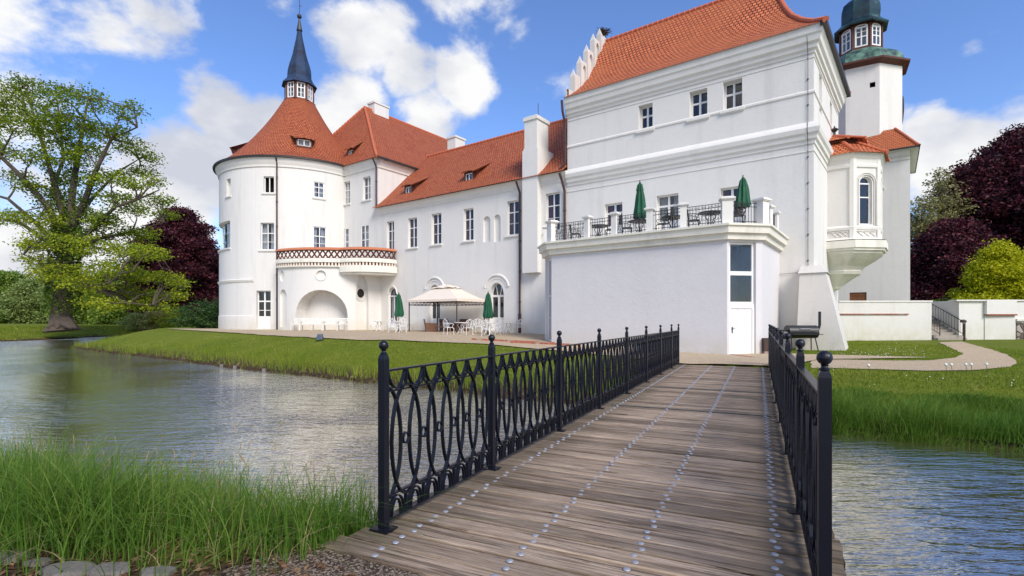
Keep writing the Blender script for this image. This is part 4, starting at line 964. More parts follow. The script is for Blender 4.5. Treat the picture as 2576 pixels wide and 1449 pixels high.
for i in range(170):
    a = rr.uniform(0, 2*PI); d = rr.uniform(.05, .42); p = nc+Vector((d*math.cos(a), d*math.sin(a), rr.uniform(-.05, .25))); q = p+Vector((rr.uniform(-.25, .25), rr.uniform(-.25, .25), rr.uniform(-.05, .1))); b.tube([p, q], .018, 3, cap=False)
tag(b.build('stork_nest', M['twig']), 'big twiggy bird nest on top of the stepped gable', 'nest')
# buttress at the corner
b = MB(); top = 2.0
def BV(u, v, z): return B(u, v, z)
T4 = [BV(.47, -.62, top), BV(-.5, -.62, top), BV(-.5, .8, top), BV(.47, .8, top)]; B4 = [BV(.55, -1.15, -1.6), BV(-1.32, -1.15, -1.6), BV(-1.32, .8, -1.6), BV(.55, .8, -1.6)]
b.box8([B4[0], B4[1], B4[2], B4[3], T4[0], T4[1], T4[2], T4[3]])
b.box8([BV(.53, -.70, top), BV(-.58, -.70, top), BV(-.58, .8, top), BV(.53, .8, top), BV(.45, -.35, top+.34), BV(-.3, -.35, top+.34), BV(-.3, .8, top+.34), BV(.45, .8, top+.34)])
o = b.build('buttress', M['wall_dirty'], main); o['label'] = 'battered corner buttress of grey worn plaster'
# oriel on the end wall
W0 = 4.1; pl = [(W0, 0), (W0, 1.09), (W0+.98, 2.07), (W0+2.4, 2.07), (W0+3.38, 1.09), (W0+3.38, 0)]
pts = [tuple(endm(a, 0, d)[:2]) for a, d in pl]; op = Path(pts, 1)
cen = endm(W0+1.7, 0, .8)
if (op(op.L/2, 0, 1)-cen).length < (op(op.L/2, 0, 0)-cen).length: op = Path(pts, -1)
ls = op.l; b = MB()
hO = hole(op, 2160, 2182, 444, 563.5, (ls[1]+.05, ls[2]-.05), arch=.3, depth=.18); c_ = (ls[1]+ls[2])/2; hO['a0'], hO['a1'] = c_-.33, c_+.33
hO2 = dict(hO); c2_ = (ls[2]+ls[3])/2; hO2['a0'], hO2['a1'] = c2_-.33, c2_+.33
wall(b, op, 0, op.L, 3.9, 8.15, [hO, hO2]); 
o = b.build('oriel', [M['wall'], M['dark']], main); orl = o; o['label'] = 'projecting bay window on the end wall'
for h in (hO, hO2):
    w_ = window(main, op, h, 1, (.66,), curt=None, bar=.05, fr=.05, sill=False); w_.parent = orl
    for c in [c for c in bpy.data.objects if c.parent == w_]: c.parent = orl
b = MB()
def opgrid(pr): b.grid(lambda i, j: op(ls[i], pr[j][0], pr[j][1]), 5, len(pr)-1)
opgrid([(7.45, 0), (7.47, .06), (7.6, .07), (7.66, .03), (7.85, .05), (8.0, .16), (8.15, .2), (8.2, .0)])
opgrid([(4.38, 0), (4.4, .07), (4.52, .09), (4.6, .03), (4.62, 0)]); opgrid([(3.8, .12), (3.9, .14), (4.0, .05), (4.02, 0)])
for i in range(1, 5):
    for (d_) in (.16,):
        for s_ in (-1, 1):
            a0_ = ls[i]; a1_ = ls[i]+s_*d_; lo__, hi__ = min(a0_, a1_), max(a0_, a1_); b.mbox(op, lo__, hi__, 3.9, 8.05, -.02, .07)
for i in (0, 1, 2, 3):   # tracery band
    a0_, a1_ = ls[i]+.22, ls[i+1]-.22; n_ = 3
    b.mbox(op, a0_-.04, a1_+.04, 4.0, 4.06, 0, .04); b.mbox(op, a0_-.04, a1_+.04, 4.32, 4.37, 0, .04)
    for k in range(n_):
        x0 = a0_+(a1_-a0_)*k/n_; x1 = a0_+(a1_-a0_)*(k+1)/n_
        b.tube([op(x0, 4.08, .02), op(x1, 4.31, .02)], .022, 4); b.tube([op(x0, 4.31, .02), op(x1, 4.08, .02)], .022, 4)
for h in (hO, hO2):
    c_ = (h['a0']+h['a1'])/2; w_ = .42
    for rr_, d_ in ((w_, .03), (w_+.09, .05)):
        P = [op(c_-rr_, 4.62, d_), op(c_-rr_, h['z1']-.3, d_)]+[op(c_-rr_*math.cos(PI*i/8), h['z1']-.3+(rr_*.95)*math.sin(PI*i/8), d_) for i in range(1, 8)]+[op(c_+rr_, h['z1']-.3, d_), op(c_+rr_, 4.62, d_)]
        b.tube(P, .03, 5)
o = b.build('oriel_moulding', M['trim'], main); o.parent = orl
b = MB(); pr = [(3.9, .0), (3.86, .30), (3.5, .31), (3.47, .24), (3.38, .23), (3.34, .12), (3.25, .1)]; opgrid(pr)
# corbel tapering to the wall
tip = endm(W0+1.69, 0, 0)
lv = [(3.25, 1.0), (3.0, .86), (2.7, .66), (2.5, .58), (2.45, .60), (2.3, .57), (2.22, .50), (2.1, .42), (1.75, .22), (1.7, .2), (1.6, .17), (1.45, .05)]
def cpt(i, j):
    z, k = lv[j]; q = op(ls[i], z, .1); base = endm(W0+1.69, z, 0); off = q-base; off.z = 0; r_ = base+off*k; return r_
b.grid(cpt, 5, len(lv)-1); b.face([op(l, 3.9, .0) for l in ls]); b.face([op(l, 3.9, .3) for l in ls])
o = b.build('corbel', M['cornice_dirty'], main); o.parent = orl
b = MB(); 
def tier(z0, d0, z1, d1, n=5):
    for i in range(5):
        A_, B_ = op(ls[i], z0, d0), op(ls[i+1], z0, d0); q0 = op(ls[i], z1, 0); q1 = op(ls[i+1], z1, 0)
        base = endm(W0+1.69, z1, 0)
        tA_ = base+(q0-base)*d1; tB_ = base+(q1-base)*d1; tA_.z = tB_.z = z1
        slope(b, A_, B_, tA_, tB_, 5, 3, .3)
tier(8.12, .34, 9.0, .52); tier(9.12, -.55, 9.65, .05)
b2 = op(ls[1], 9, 0)
b.grid(lambda i, j: (endm(W0+1.69, 9.02+.1*j, 0)+(op(ls[i], 0, 0)-endm(W0+1.69, 0, 0))*.56), 5, 1)
o = b.build('oriel_roof', M['tile_big'], main); o.parent = orl
b = MB()
for i in (1, 2, 3, 4):
    base = endm(W0+1.69, 9.0, 0); q = op(ls[i], 8.14, .36); t1 = base+(op(ls[i], 9.0, 0)-base)*.52; t1.z = 9.03; ridge(b, q, t1, .085, .3, seg=.22)
    q2 = op(ls[i], 9.15, -.55); t2 = endm(W0+1.69, 9.68, .1); ridge(b, q2, t2, .075, 0, seg=.22)
o = b.build('oriel_ridge', M['ridge'], main); o.parent = orl
b = MB(); fp = endm(W0+1.69, 9.6, .12); b.lathe(fp, [(.1, 0), (.07, .1), (.05, .25), (.16, .36), (.2, .4), (.05, .5), (.02, .6)], 10); o = b.build('finial', M['gutter'], main); o.parent = orl
# ---------- terrace annex
ann = empty('terrace_annex', B(6.4, -3, -1.35), 'low white annex with roof terrace and narrow corner door facing the bridge', 'building')
AP = [B(11.5, 0), B(11.5, -3.98), B(10.45, -5.03), B(2.41, -5.03), B(1.36, -3.98), B(1.36, 0)]
apth = Path([tuple(p[:2]) for p in AP], 1)
if (apth(8, 0, 1)-B(6, -2)).length < (apth(8, 0, 0)-B(6, -2)).length: apth = Path([tuple(p[:2]) for p in AP], -1)
al = apth.l; rg = (al[3]+.02, al[4]-.02)
h1 = hole(apth, 1834, 1901.5, 609, 893, rg, depth=.16); hL = dict(h1); hL['a0'], hL['a1'] = al[1]+.25, al[1]+1.25; hL['z0'] = -1.2
b = MB(); wall(b, apth, 0, apth.L, -1.7, 3.12, [h1, hL]); b.build('wall', wmats('wall_annex'), ann)
dz = (3.15+1.4)/(893-600.) 
def cwin(h, name, z0, z1, **kw): hh = dict(h); hh['z0'], hh['z1'] = z0, z1; return window(ann, apth, hh, name=name, **kw)
Yd = apth(h1['a0'], 0)[1]+.1; zz = lambda y: (803-y)*Yd/F
cwin(h1, 'window', zz(687), h1['z1'], cols=1, rows=(), fr=.08, sill=False, label='upper square pane of the corner strip, tilted open')
cwin(h1, 'window', zz(764), zz(687), cols=1, rows=(), fr=.08, sill=False, label='lower square pane of the corner strip')
b = MB(); a0, a1 = h1['a0'], h1['a1']; zt = zz(764); zd = zz(776)
b.mbox(apth, a0, a1, zd, zt, -.16, -.08); b.mbox(apth, a0, a0+.09, h1['z0'], zd, -.16, -.07); b.mbox(apth, a1-.09, a1, h1['z0'], zd, -.16, -.07)
mid = (a0+a1)/2; w3 = (a1-a0-.18)/3
for k in range(3): b.mbox(apth, a0+.09+w3*k+.004, a0+.09+w3*(k+1)-.004, h1['z0']+.16, zd-.02, -.15, -.10)
b.mbox(apth, a0+.09, a1-.09, h1['z0'], h1['z0']+.155, -.15, -.105); dr = b.build('door', M['frame'], ann); dr['label'] = 'white boarded door'
b = MB(); b.tube([apth(a0+.17, .0-.35, -.10), apth(a0+.17, -.35, -.04)], .02, 6); b.tube([apth(a0+.17, -.35, -.04), apth(a0+.28, -.35, -.04)], .014, 6); b.mbox(apth, a0+.14, a0+.20, -.55, -.30, -.10, -.09); o = b.build('handle', M['lamp'], ann); o.parent = dr
cwin(hL, 'window', -1.1, h1['z1'], cols=1, rows=(.55, .28), fr=.1, sill=False)
b = MB(); PR = [(3.10, 0), (3.11, .14), (3.33, .17), (3.35, .28), (3.60, .31), (3.62, .38), (3.70, .38), (3.72, .02)]
b.grid(lambda i, j: apth(al[i], PR[j][0], PR[j][1]), 5, len(PR)-1); b.face([apth(l, 3.715, .02) for l in al]); b.face([apth(l, 3.0, -.3) for l in al])
b.build('terrace_slab', M['cornice_dirty'], ann)
tpth = apth; IN = -.02
fr_pix = [1719.9, 1634.8, 1546.7, 1478]; am = lambda a, z, d=0: apth(a, z, d)
pa = sorted([find_a(apth, x, al[2]+.2, al[3]-.2, d=-.0) for x in fr_pix])
piers = [(al[1]+.06, .22), (al[2], .36)]+[(a, .25) for a in pa]+[(al[3], .40), (al[4], .40), (al[4]+1.5, .25), (al[4]+3.0, .25)]
for a, w in piers:
    b = MB()
    p = apth(a, 0, -.02); i = min(range(6), key=lambda i: abs(al[i]-a)); 
    if abs(al[i]-a) < .01: nn = apth.n[i].normalized()
    else: nn = (apth(a, 0, 1)-apth(a, 0, 0)).to_2d().normalized()
    nn = Vector((nn[0], nn[1], 0)); tt = Vector((-nn.y, nn.x, 0))
    def pb(w, z0, z1): b.box8([Vector((p.x, p.y, z))+tt*s*w/2+nn*t*w/2 for z in (z0, z1) for s, t in ((-1, -1), (1, -1), (1, 1), (-1, 1))])
    pb(w, 3.70, 4.62); pb(w+.08, 4.62, 4.66); pb(w+.15, 4.66, 4.72); pb(w+.05, 4.72, 4.76)
    b.build('balustrade_pier', M['trim'], ann)
for k in range(1, len(piers)-1):
    (A_, wa), (B_, wb) = piers[k], piers[k+1]; a0 = A_+wa*.5; a1 = B_-wb*.5; b = MB(); orn = k in (1, 3, 5)
    r_ = .011; z0, z1 = 3.84, 4.56; d_ = -.02
    for z in (z1, z1-.14, z0, ): b.tube([am(a0-.02, z, d_), am(a1+.02, z, d_)], r_*1.3, 5)
    n_ = max(3, int(round((a1-a0)/.125)))
    for i in range(n_+1):
        a = a0+(a1-a0)*i/n_; b.tube([am(a, z0-.12, d_), am(a, z1, d_)], r_ if not orn or i in (0, n_) else r_*.8, 5)
    if orn:
        n2 = max(3, int(round((a1-a0)/.25)))
        for i in range(n2):
            c = a0+(a1-a0)*(i+.5)/n2; hw = (a1-a0)/n2/2
            for zc, rr_ in ((4.0, .07), (4.26, .07), (4.13, .045), (4.49, .05)):
                for s_ in (-1, 1): b.tube([am(c+s_*hw*.45+rr_*math.sin(t*1.6*PI)*s_*(.35+.65*t), zc+rr_*math.cos(t*1.6*PI)*(.35+.65*t), d_) for t in [q/9 for q in range(10)]], r_*.75, 4, cap=False)
            b.tube([am(c-hw, z0, d_), am(c-hw*.6, 4.13, d_), am(c, 4.41, d_), am(c+hw*.6, 4.13, d_), am(c+hw, z0, d_)], r_*.8, 4)
    o = b.build('terrace_railing', M['iron_thin'], ann)
    o['label'] = 'ornate scrolled railing' if orn else 'plain barred railing'
# ---------- curved loggia with the brick balustrade
a_l = Vector((-18.35, 40.1)); ccx, ccy, cr_ = -14.35, 43.5, 5.85
def angof(x, cx, cy, r_):   # angle on the circle seen at pixel x (camera side)
    best = None
    for i in range(2000):
        t = -PI/2+PI*i/2000; p = (cx+r_*math.sin(t), cy-r_*math.cos(t))
        if (p[0]*(p[0]-cx)+p[1]*(p[1]-cy)) > 0: continue
        e = abs(1288+F*p[0]/p[1]-x)
        if best is None or e < best[0]: best = (e, t)
    return best[1]
th0 = angof(699, ccx, ccy, cr_); th1 = angof(892, ccx, ccy, cr_)
body = Path(arc(ccx, ccy, cr_, th0, th1, 40), 1)
b2x, b2y, b2r = B(30.15, -.35).x, B(30.15, -.35).y, 2.85
log = empty('loggia', B(32, -3, -.85), 'curved white loggia with arched alcove and lattice brick balustrade in front of the round tower', 'loggia')
rg = (0, body.L)
hN = hole(body, 743.9, 874.3, 729, 840, rg, depth=1.3, niche=1); hN['arch'] = (803-729-9)*38/F*.98
hC = hole(body, 795.6, 819.4, 680.5, 704, rg, depth=.12, niche=1, round=1)
hs = [hN, hC, hole(body, 703.5, 721, 728, 823, rg, depth=.2, niche=1, arch=.55), hole(body, 704, 715.5, 681, 708, rg, depth=.12, niche=1, round=1)]
b = MB(); wall(b, body, 0, body.L, -1.3, 3.9, hs, step=.3)
e0 = body(body.L, 0); ebk = B(uv_of(e0.x, e0.y)[0]-.25, .02)
sidep = Path([(e0.x, e0.y), (ebk.x, ebk.y)], 1)
a_0, a_1 = find_a(sidep, 895, 0, sidep.L), find_a(sidep, 927, 0, sidep.L); a_0, a_1 = min(a_0, a_1), max(a_0, a_1); a_0 = max(a_0, .12); a_1 = min(max(a_1, a_0+.9), sidep.L-.1)
Ys = sidep((a_0+a_1)/2, 0)[1]; hp = dict(a0=a_0, a1=a_1, z0=-1.0, z1=(803-688)*Ys/F, arch=1.9, depth=.3, niche=1)
wall(b, sidep, 0, sidep.L, -1.3, 3.9, [hp])
b.build('wall', wmats(), log)
b = MB(); h = hC; c = (h['a0']+h['a1'])/2; zc = (h['z0']+h['z1'])/2; r0 = (h['a1']-h['a0'])/2+.05; b.tube([body(c+r0*math.cos(2*PI*i/20), zc+(h['z1']-h['z0'])/2*1.12*math.sin(2*PI*i/20), .01) for i in range(20)], .045, 6, closed=True)
b.build('round_moulding', M['trim'], log)
# plan line of parapet: body arc, then the smaller bulge
t_join = angof(846, ccx, ccy, cr_); q0 = angof(846, b2x, b2y, b2r)
pA = arc(ccx, ccy, cr_+.1, th0, t_join, 26); pB = arc(b2x, b2y, b2r, -1.25, 1.42, 26)
pB = [p for p in pB if 1288+F*p[0]/p[1] > 846 or p[1] < 37.9]
while pB and (pB[0][0]-ccx)**2+(pB[0][1]-ccy)**2 < (cr_+.1)**2: pB.pop(0)
while pA and (pA[-1][0]-b2x)**2+(pA[-1][1]-b2y)**2 < b2r**2: pA.pop()
while uv_of(*pB[-1])[1] > .1: pB.pop()
pp = Path(pA+pB, 1); pb2 = Path(pB, 1)
b = MB()
for (z0, z1, d0, d1) in ((4.18, 4.36, -.35, .10), (4.36, 4.48, -.35, .05), (3.86, 3.94, -.35, .08)): b.mbox(pp, 0, pp.L, z0, z1, d0, d1, .3)
b.mbox(pb2, 0, pb2.L, 3.46, 3.86, -.3, .12, .3); b.mbox(pb2, 0, pb2.L, 3.30, 3.46, -.5, -.05, .3)
fc = [pp(pp.L*i/40, 3.9, -.1) for i in range(41)]+[B(29.3, .1, 3.9), B(36, -2, 3.9)]; b.face(fc)
sf = [pb2(pb2.L*i/20, 3.32, -.1) for i in range(21)]; b.face(sf+[B(28, .1, 3.32), B(31.5, .1, 3.32)])
b.build('slab', M['cornice_dirty'], log)
b = MB(); b.mbox(pp, 0, pp.L, 3.94, 4.18, -.3, -.06, .3); b.build('brick_band', M['terracotta'], log)
b = MB(); n_ = int(pp.L/.24)
for i in range(n_): a = pp.L*(i+.5)/n_; b.tint = (i % 3)/2; b.mbox(pp, a-.06, a+.06, 3.94, 4.18, -.06, .03)
b.build('brick_dentils', M['canvas'], log)
b = MB(); z0, z1 = 4.48, 5.08; n_ = int(pp.L/.40)
for k_ in range(-1, n_+1): pass
for i in range(-1, n_+1):
    a = pp.L*i/n_; w = pp.L/n_
    for sg in (1, -1):
        P = []
        for q in range(5):
            t = q/4; aa = a+(w*t if sg > 0 else w*(1-t))
            if 0 <= aa <= pp.L: P.append(pp(aa, z0+(z1-z0)*t, -.04))
        if len(P) > 1: b.tube(P, .058, 4)
b.mbox(pp, 0, pp.L, z0-.01, z0+.03, -.16, .03, .3); b.mbox(pp, 0, pp.L, z1-.04, z1+.01, -.18, .05, .3); b.build('lattice_balustrade', M['terracotta'], log)
b = MB(); nn_ = 90
for (pr) in ([(5.07, .12), (5.12, .14), (5.27, -.06), (5.30, -.14), (5.27, -.22), (5.1, -.36)],): b.grid(lambda i, j: pp(pp.L*i/nn_, pr[j][0], pr[j][1]), nn_, len(pr)-1)
b.face([pp(0, z, d) for z, d in pr]); b.face([pp(pp.L, z, d) for z, d in pr]); b.build('coping', M['ridge2'], log)
# oculus inside the pointed recess at the end of the body
oc = find_a(sidep, 912, 0, sidep.L); zc = (803-737.5)*Ys/F; ra = abs(find_a(sidep, 921.5, 0, sidep.L)-find_a(sidep, 902.5, 0, sidep.L))/2; rz_ = 12*Ys/F
b = MB(); b.face([sidep(oc+ra*math.cos(2*PI*i/24), zc+rz_*math.sin(2*PI*i/24), -.285) for i in range(24)]); b.build('oculus', M['dark'], log)
b = MB()
for k_ in (1.08, 1.5): b.tube([sidep(oc+ra*k_*math.cos(2*PI*i/24), zc+rz_*k_*math.sin(2*PI*i/24), -.27) for i in range(24)], .045, 6, closed=True)
b.build('oculus_ring', M['trim'], log)
om = lambda a, z, d=0: B(a, -.9-d, z); pm = find_a(om, 914, 27, 33); b = MB()
for i in range(4): b.mbox(om, c-1.6+.0, c+.75-.3*i, -1.0, -.62+.17*i, .02, .85-.18*i)
o = b.build('brick_steps', M['brick'], log)
# ---------- octagonal tower
TX, TY = 25.2, 37.1
oct_t = empty('octagonal_tower', (TX, TY, -1), 'octagonal white tower with green copper domes and windowed lantern at the right', 'tower')
view = math.atan2(-TY, -TX); ro = view+PI/8+.05
b = MB(); op8 = Path(octo(TX, TY, 2.52, ro), 1)
if (op8(.3, 0, 1)-Vector((TX, TY, 0))).length < (op8(.3, 0, 0)-Vector((TX, TY, 0))).length: op8 = Path(octo(TX, TY, 2.52, ro), -1)
ovs = op8.L/8
kk = min(range(8), key=lambda i: op8(ovs*(i+.5), 0)[1]+abs(proj(op8(ovs*(i+.5), 0))[0]-2170)*.05)
cands = [find_a(op8, 2195, ovs*kk, ovs*(kk+1))]
hv = dict(a0=cands[0]-.16, a1=cands[0]+.16, z0=15.75, z1=16.1, depth=.12)
wall(b, op8, 0, op8.L, 10, 17.5, [hv])
f15 = lambda a, z, d=0: B(a, 15.7-d, z)
u_h0, z_h0 = plane_uz(2137, 758, 15.7); u_h1, z_h1 = plane_uz(2180, 735, 15.7)
hh = dict(a0=min(u_h0, u_h1), a1=max(u_h0, u_h1), z0=z_h0-.3, z1=z_h1, depth=.12)
u_a, z_a = plane_uz(2210, 472, 15.7); u_b, z_b = plane_uz(2220, 436, 15.7); hw_ = dict(a0=min(u_a, u_b), a1=max(u_a, u_b)+.1, z0=z_a, z1=z_b, depth=.15)
UL, UR = 8, plane_uz(2289.5, 500, 15.7)[0]
wall(b, f15, UR, UL, -1.6, 11.0, [hh, hw_]); wall(b, lambda a, z, d=0: B(UR-d, a, z), 15.7, 22.2, -1.6, 11.0); b.face([B(UL, 15.7, -1.6), B(UL, 22, -1.6), B(UL, 22, 11), B(UL, 15.7, 11)]); b.face([B(UR, 22.2, -1.6), B(UL, 22.2, -1.6), B(UL, 22.2, 11), B(UR, 22.2, 11)])
b.build('wall', wmats(), oct_t)
window(oct_t, f15, hw_, 2, (.25, .5, .75), sill=True, bar=.04, fr=.05)
b = MB(); b.mbox(f15, hh['a0'], hh['a1'], hh['z0'], hh['z1'], -.12, -.06)
for k in range(5): a = hh['a0']+(hh['a1']-hh['a0'])*k/4.0; b.mbox(f15, a-.02, a+.02, hh['z0'], hh['z1'], -.06, -.045)
b.mbox(f15, hh['a0']+.1, hh['a1']-.1, hh['z1']-.2, hh['z1']-.13, -.06, -.03); b.build('hatch', M['wood_hatch'], oct_t)
b = MB(); cornice(b, f15, UR, UL, [(10.3, 0), (10.32, .05), (10.5, .07), (10.6, .16), (10.9, .2), (11.02, .26)]); b.build('cornice', M['trim'], oct_t)
b = MB(); e1, e2, e3, e4 = B(UR-.45, 15.25, 11.0), B(UL, 15.25, 11.0), B(UL, 22.6, 11.0), B(UR-.45, 22.6, 11.0); tz = 12.75; ct = uv_of(TX, TY)
T1, T2, T3, T4_ = [B(ct[0]+a, ct[1]+c, tz) for a, c in ((-2, -2), (2, -2), (2, 2), (-2, 2))]
slope(b, e2, e1, T2, T1, 6, 5, .1); slope(b, e1, e4, T1, T4_, 6, 5, .1); slope(b, e4, e3, T4_, T3, 6, 5, .1); b.build('roof', M['tile_big'], oct_t)
b = MB(); b.box8([B(u_, v_, z_) for z_ in (10.88, 10.95) for u_, v_ in ((UR-.44, 15.27), (UR, 15.27), (UR, 22.5), (UR-.44, 22.5))]); b.box8([B(u_, v_, z_) for z_ in (10.88, 10.95) for u_, v_ in ((UR, 15.27), (UL, 15.27), (UL, 15.7), (UR, 15.7))]); b.build('soffit', M['trim'], oct_t)
b = MB(); ridge(b, e1, T1, .09, .1, seg=.25); b.build('ridge_tiles', M['ridge'], oct_t)
b = MB(); b.mbox(lambda a, z, d=0: B(a, 15.25-d, z), UR-.5, UL, 10.92, 11.02, -.1, .05); b.mbox(lambda a, z, d=0: B(UR-.45-d, a, z), 15.2, 22.6, 10.92, 11.02, -.1, .05); b.build('gutter', M['gutter'], oct_t)
b = MB(); b.lathe((TX, TY, 0), [(2.5, 17.3), (2.75, 17.42), (2.98, 17.5), (3.0, 17.62), (2.6, 17.72)], 8, ro); b.build('timber_cornice', M['wood_dark'], oct_t)
b = MB(); b.lathe((TX, TY, 0), [(2.72, 17.68), (2.62, 17.9), (2.52, 18.2), (2.3, 18.5), (1.9, 18.75), (1.5, 18.9), (1.42, 19.0)], 8, ro); b.build('lower_dome', M['copper'], oct_t)
lantern(oct_t, TX, TY, 1.33, 19.05, 20.85, ro, .18, (.5, .75), .74)
b = MB(); b.lathe((TX, TY, 0), [(1.36, 20.82), (1.72, 20.72), (1.76, 20.82), (1.5, 21.05), (1.25, 21.3), (1.22, 21.45)], 8, ro); b.build('lantern_eave', M['copper_dark'], oct_t)
b = MB(); b.lathe((TX, TY, 0), [(1.22, 21.4), (1.27, 21.8), (1.25, 22.2), (1.12, 22.7), (.8, 23.0), (.45, 23.2), (.25, 23.5), (.2, 24.0), (.28, 24.2), (.05, 24.6), (.03, 26)], 8, ro); b.build('upper_dome', M['copper_dark'], oct_t)
rt = [op8(ovs*i, 14, 0) for i in range(8)]; ci = max(range(8), key=lambda i: proj(op8(ovs*(i+.5), 0))[0] if True else 0)
cpos = op8(ovs*(ci+.5), 14.6, 0); nn = (op8(ovs*(ci+.5), 14.6, 1)-cpos).normalized()
b = MB(); b.tube([cpos-nn*.02, cpos+nn*.10], .95, 28); b.build('clock_face', M['iron_thin'], oct_t)
hid = [B(3.0, 9, 0), B(3.0, 17, 0)]
# ================================================================ low wall, stairs, right side
def gbase(p, dz=0): return Vector((p[0], p[1], g1(p[0], p[1])+dz))
lw = empty('low_wall', (22, 30, -1.2), 'low white garden wall with a brick ledge left of the stone steps', 'wall')
pw = Path([(19.3, 30.3), (24.55, 30), (24.75, 32.6)], 1); b = MB()
pw0 = pw(1, 0, 1)
if pw0.y > 30.3: pw = Path([(19.3, 30.3), (24.55, 30), (24.75, 32.6)], -1)
wall(b, pw, 0, pw.L, -1.9, 1.08); b.mbox(pw, 0, 5.26, 1.0, 1.10, -.35, .04); b.mbox(pw, 5.26, pw.L, 1.0, 1.10, -.35, .04); b.build('wall_face', M['wall'], lw)
b = MB(); b.mbox(pw, 0, 3.9, .27, .33, 0, .07); b.build('ledge', M['brick'], lw)
rw = empty('garden_wall', (30, 30, -1.2), 'white garden wall with a rubble panel right of the stone steps', 'wall')
p1 = [(26.35, 32.6), (26.15, 30), (27.62, 30), (27.62, 29.95), (29.35, 29.9), (29.35, 29.96), (45, 29.3)]
pr_ = Path(p1, 1)
if pr_(3.2, 0, 1).y > 30: pr_ = Path(p1, -1)
b = MB(); wall(b, pr_, 0, pr_.L, -2.0, 1.10); wm = lambda a, z, d=0: Vector((a, 29.92-d, z))
b.mbox(wm, 27.6, 29.35, .30, 1.12, -.1, .12); b.mbox(wm, 25.9, 45, 1.06, 1.14, -.5, .06); b.build('wall_face', M['wall'], rw)
b = MB(); b.mbox(wm, 27.6, 29.35, .22, .30, -.1, .15); b.build('ledge', M['brick'], rw)
b = MB(); b.mbox(wm, 29.45, 40, -1.9, -.18, -.1, .03); b.build('rubble_panel', M['rubble'], rw)
b = MB(); b.mbox(wm, 29.4, 45, -.10, .02, -.1, .09); b.build('moulding', M['cornice_dirty'], rw)
bw = MB(); bw.box(23.5, 30, 36.0, 36.3, -1.5, 1.09); tag(bw.build('terrace_wall', M['wall']), 'short white wall seen behind the top of the stone steps', 'wall')
stp = empty('stone_steps', (25.45, 30, -1.25), 'weathered stone steps between the two white garden walls', 'steps')
for i in range(8):
    b = MB(); b.box(24.62, 26.3, 29.62+.30*i, 32.6, -1.9 if i == 0 else -1.25+.16*i-.01, -1.25+.16*(i+1)); b.build('step', M['stone_step'], stp)
for x in (24.78, 26.12):
    b = MB(); b.tube([(x, 29.7, -.95), (x, 29.7, -.12), (x, 32.0, 1.0), (x, 32.0, .1)], .025, 6); b.tube([(x, 29.7, -.85), (x, 32.0, .25)], .018, 5)
    for i in range(1, 12): yy = 29.7+2.3*i/12; b.tube([(x, yy, -.85+1.1*i/12), (x, yy, -.12+1.12*i/12)], .012, 4)
    b.build('handrail', M['iron_thin'], stp)
p = gp(2426, 858); b = MB()
lp = empty('bollard_light', p, 'brown hooded bollard light standing beside the stone steps', 'lamp')
b.lathe(p, [(.055, 0), (.055, 1.02)], 10); b.build('post', M['bronze'], lp)
b = MB(); b.lathe(p+Vector((-.06, 0, 1.02)), [(.10, 0), (.15, .02), (.15, .09), (.10, .15), (.02, .17)], 12); b.build('hood', M['bronze'], lp)
b = MB(); b.lathe(p+Vector((-.06, 0, .97)), [(.06, 0), (.06, .05)], 10); b.build('lens', M['frame'], lp)
# smoker grill
p = Vector((12.05, 21.35, g1(12.05, 21.35)))
gr = empty('smoker_grill', p, 'black barrel smoker grill with chimney pipe in front of the grey buttress', 'grill')
zc = .80; bb_ = MB(); L0, L1, r0 = -.62, .60, .26
def cyl(b, x0, x1, r, z, a0=0, a1=2*PI, n=20, y=0):
    P = [[p+Vector((x, y+r*math.cos(a0+(a1-a0)*i/n), z+r*math.sin(a0+(a1-a0)*i/n))) for i in range(n+1)] for x in (x0, x1)]
    for i in range(n): b.face([P[0][i], P[1][i], P[1][i+1], P[0][i+1]])
    for q in P: b.face(q)
cyl(bb_, L0, L1, r0, zc, PI, 2*PI); bb_.build('barrel', M['black'], gr)
b = MB(); cyl(b, L0+.01, L1-.01, r0+.008, zc+.01, 0, PI); lid = b.build('lid', M['black'], gr)
b = MB(); b.tube([p+Vector((-.2, -.24, zc+.12)), p+Vector((-.2, -.31, zc+.14)), p+Vector((.2, -.31, zc+.14)), p+Vector((.2, -.24, zc+.12))], .014, 6); o = b.build('handle', M['zinc'], gr); o.parent = lid
b = MB(); b.tube([p+Vector((L1-.06, 0, zc+.1)), p+Vector((L1+.12, 0, zc+.14)), p+Vector((L1+.16, 0, zc+.3)), p+Vector((L1+.16, 0, zc+.85))], .055, 10); b.build('chimney', M['black'], gr)
b = MB(); cyl(b, L0-.42, L0-.02, .19, zc-.10); b.build('firebox', M['black'], gr)
b = MB(); b.box(p.x+L0, p.x+L1, p.y-.52, p.y-.27, p.z+zc-.10, p.z+zc-.075); b.build('front_shelf', M['black'], gr)
for x in (L0+.12, L1-.12):
    for y in (-.2, .2): b = MB(); b.tube([p+Vector((x, y*.7, zc-.2)), p+Vector((x+(.08 if x > 0 else -.04), y*1.3, -.02))], .022, 6); b.build('leg', M['black'], gr)
p = gp(1927, 892); 
bn = empty('waste_bin', p, 'narrow dark brown bin on a brick block beside the white corner door', 'bin')
b = MB(); b.box(p.x-.13, p.x+.13, p.y-.13, p.y+.13, p.z, p.z+.13); b.build('brick_base', M['brick'], bn)
b = MB(); b.box(p.x-.115, p.x+.115, p.y-.115, p.y+.115, p.z+.13, p.z+.62); b.box(p.x-.125, p.x+.125, p.y-.125, p.y+.125, p.z+.62, p.z+.65); b.build('body', M['bronze'], bn)
p = gp(804.6, 858); fl = empty('floodlight', p, 'small grey floodlight standing on the lawn edge in front of the arched alcove', 'floodlight')
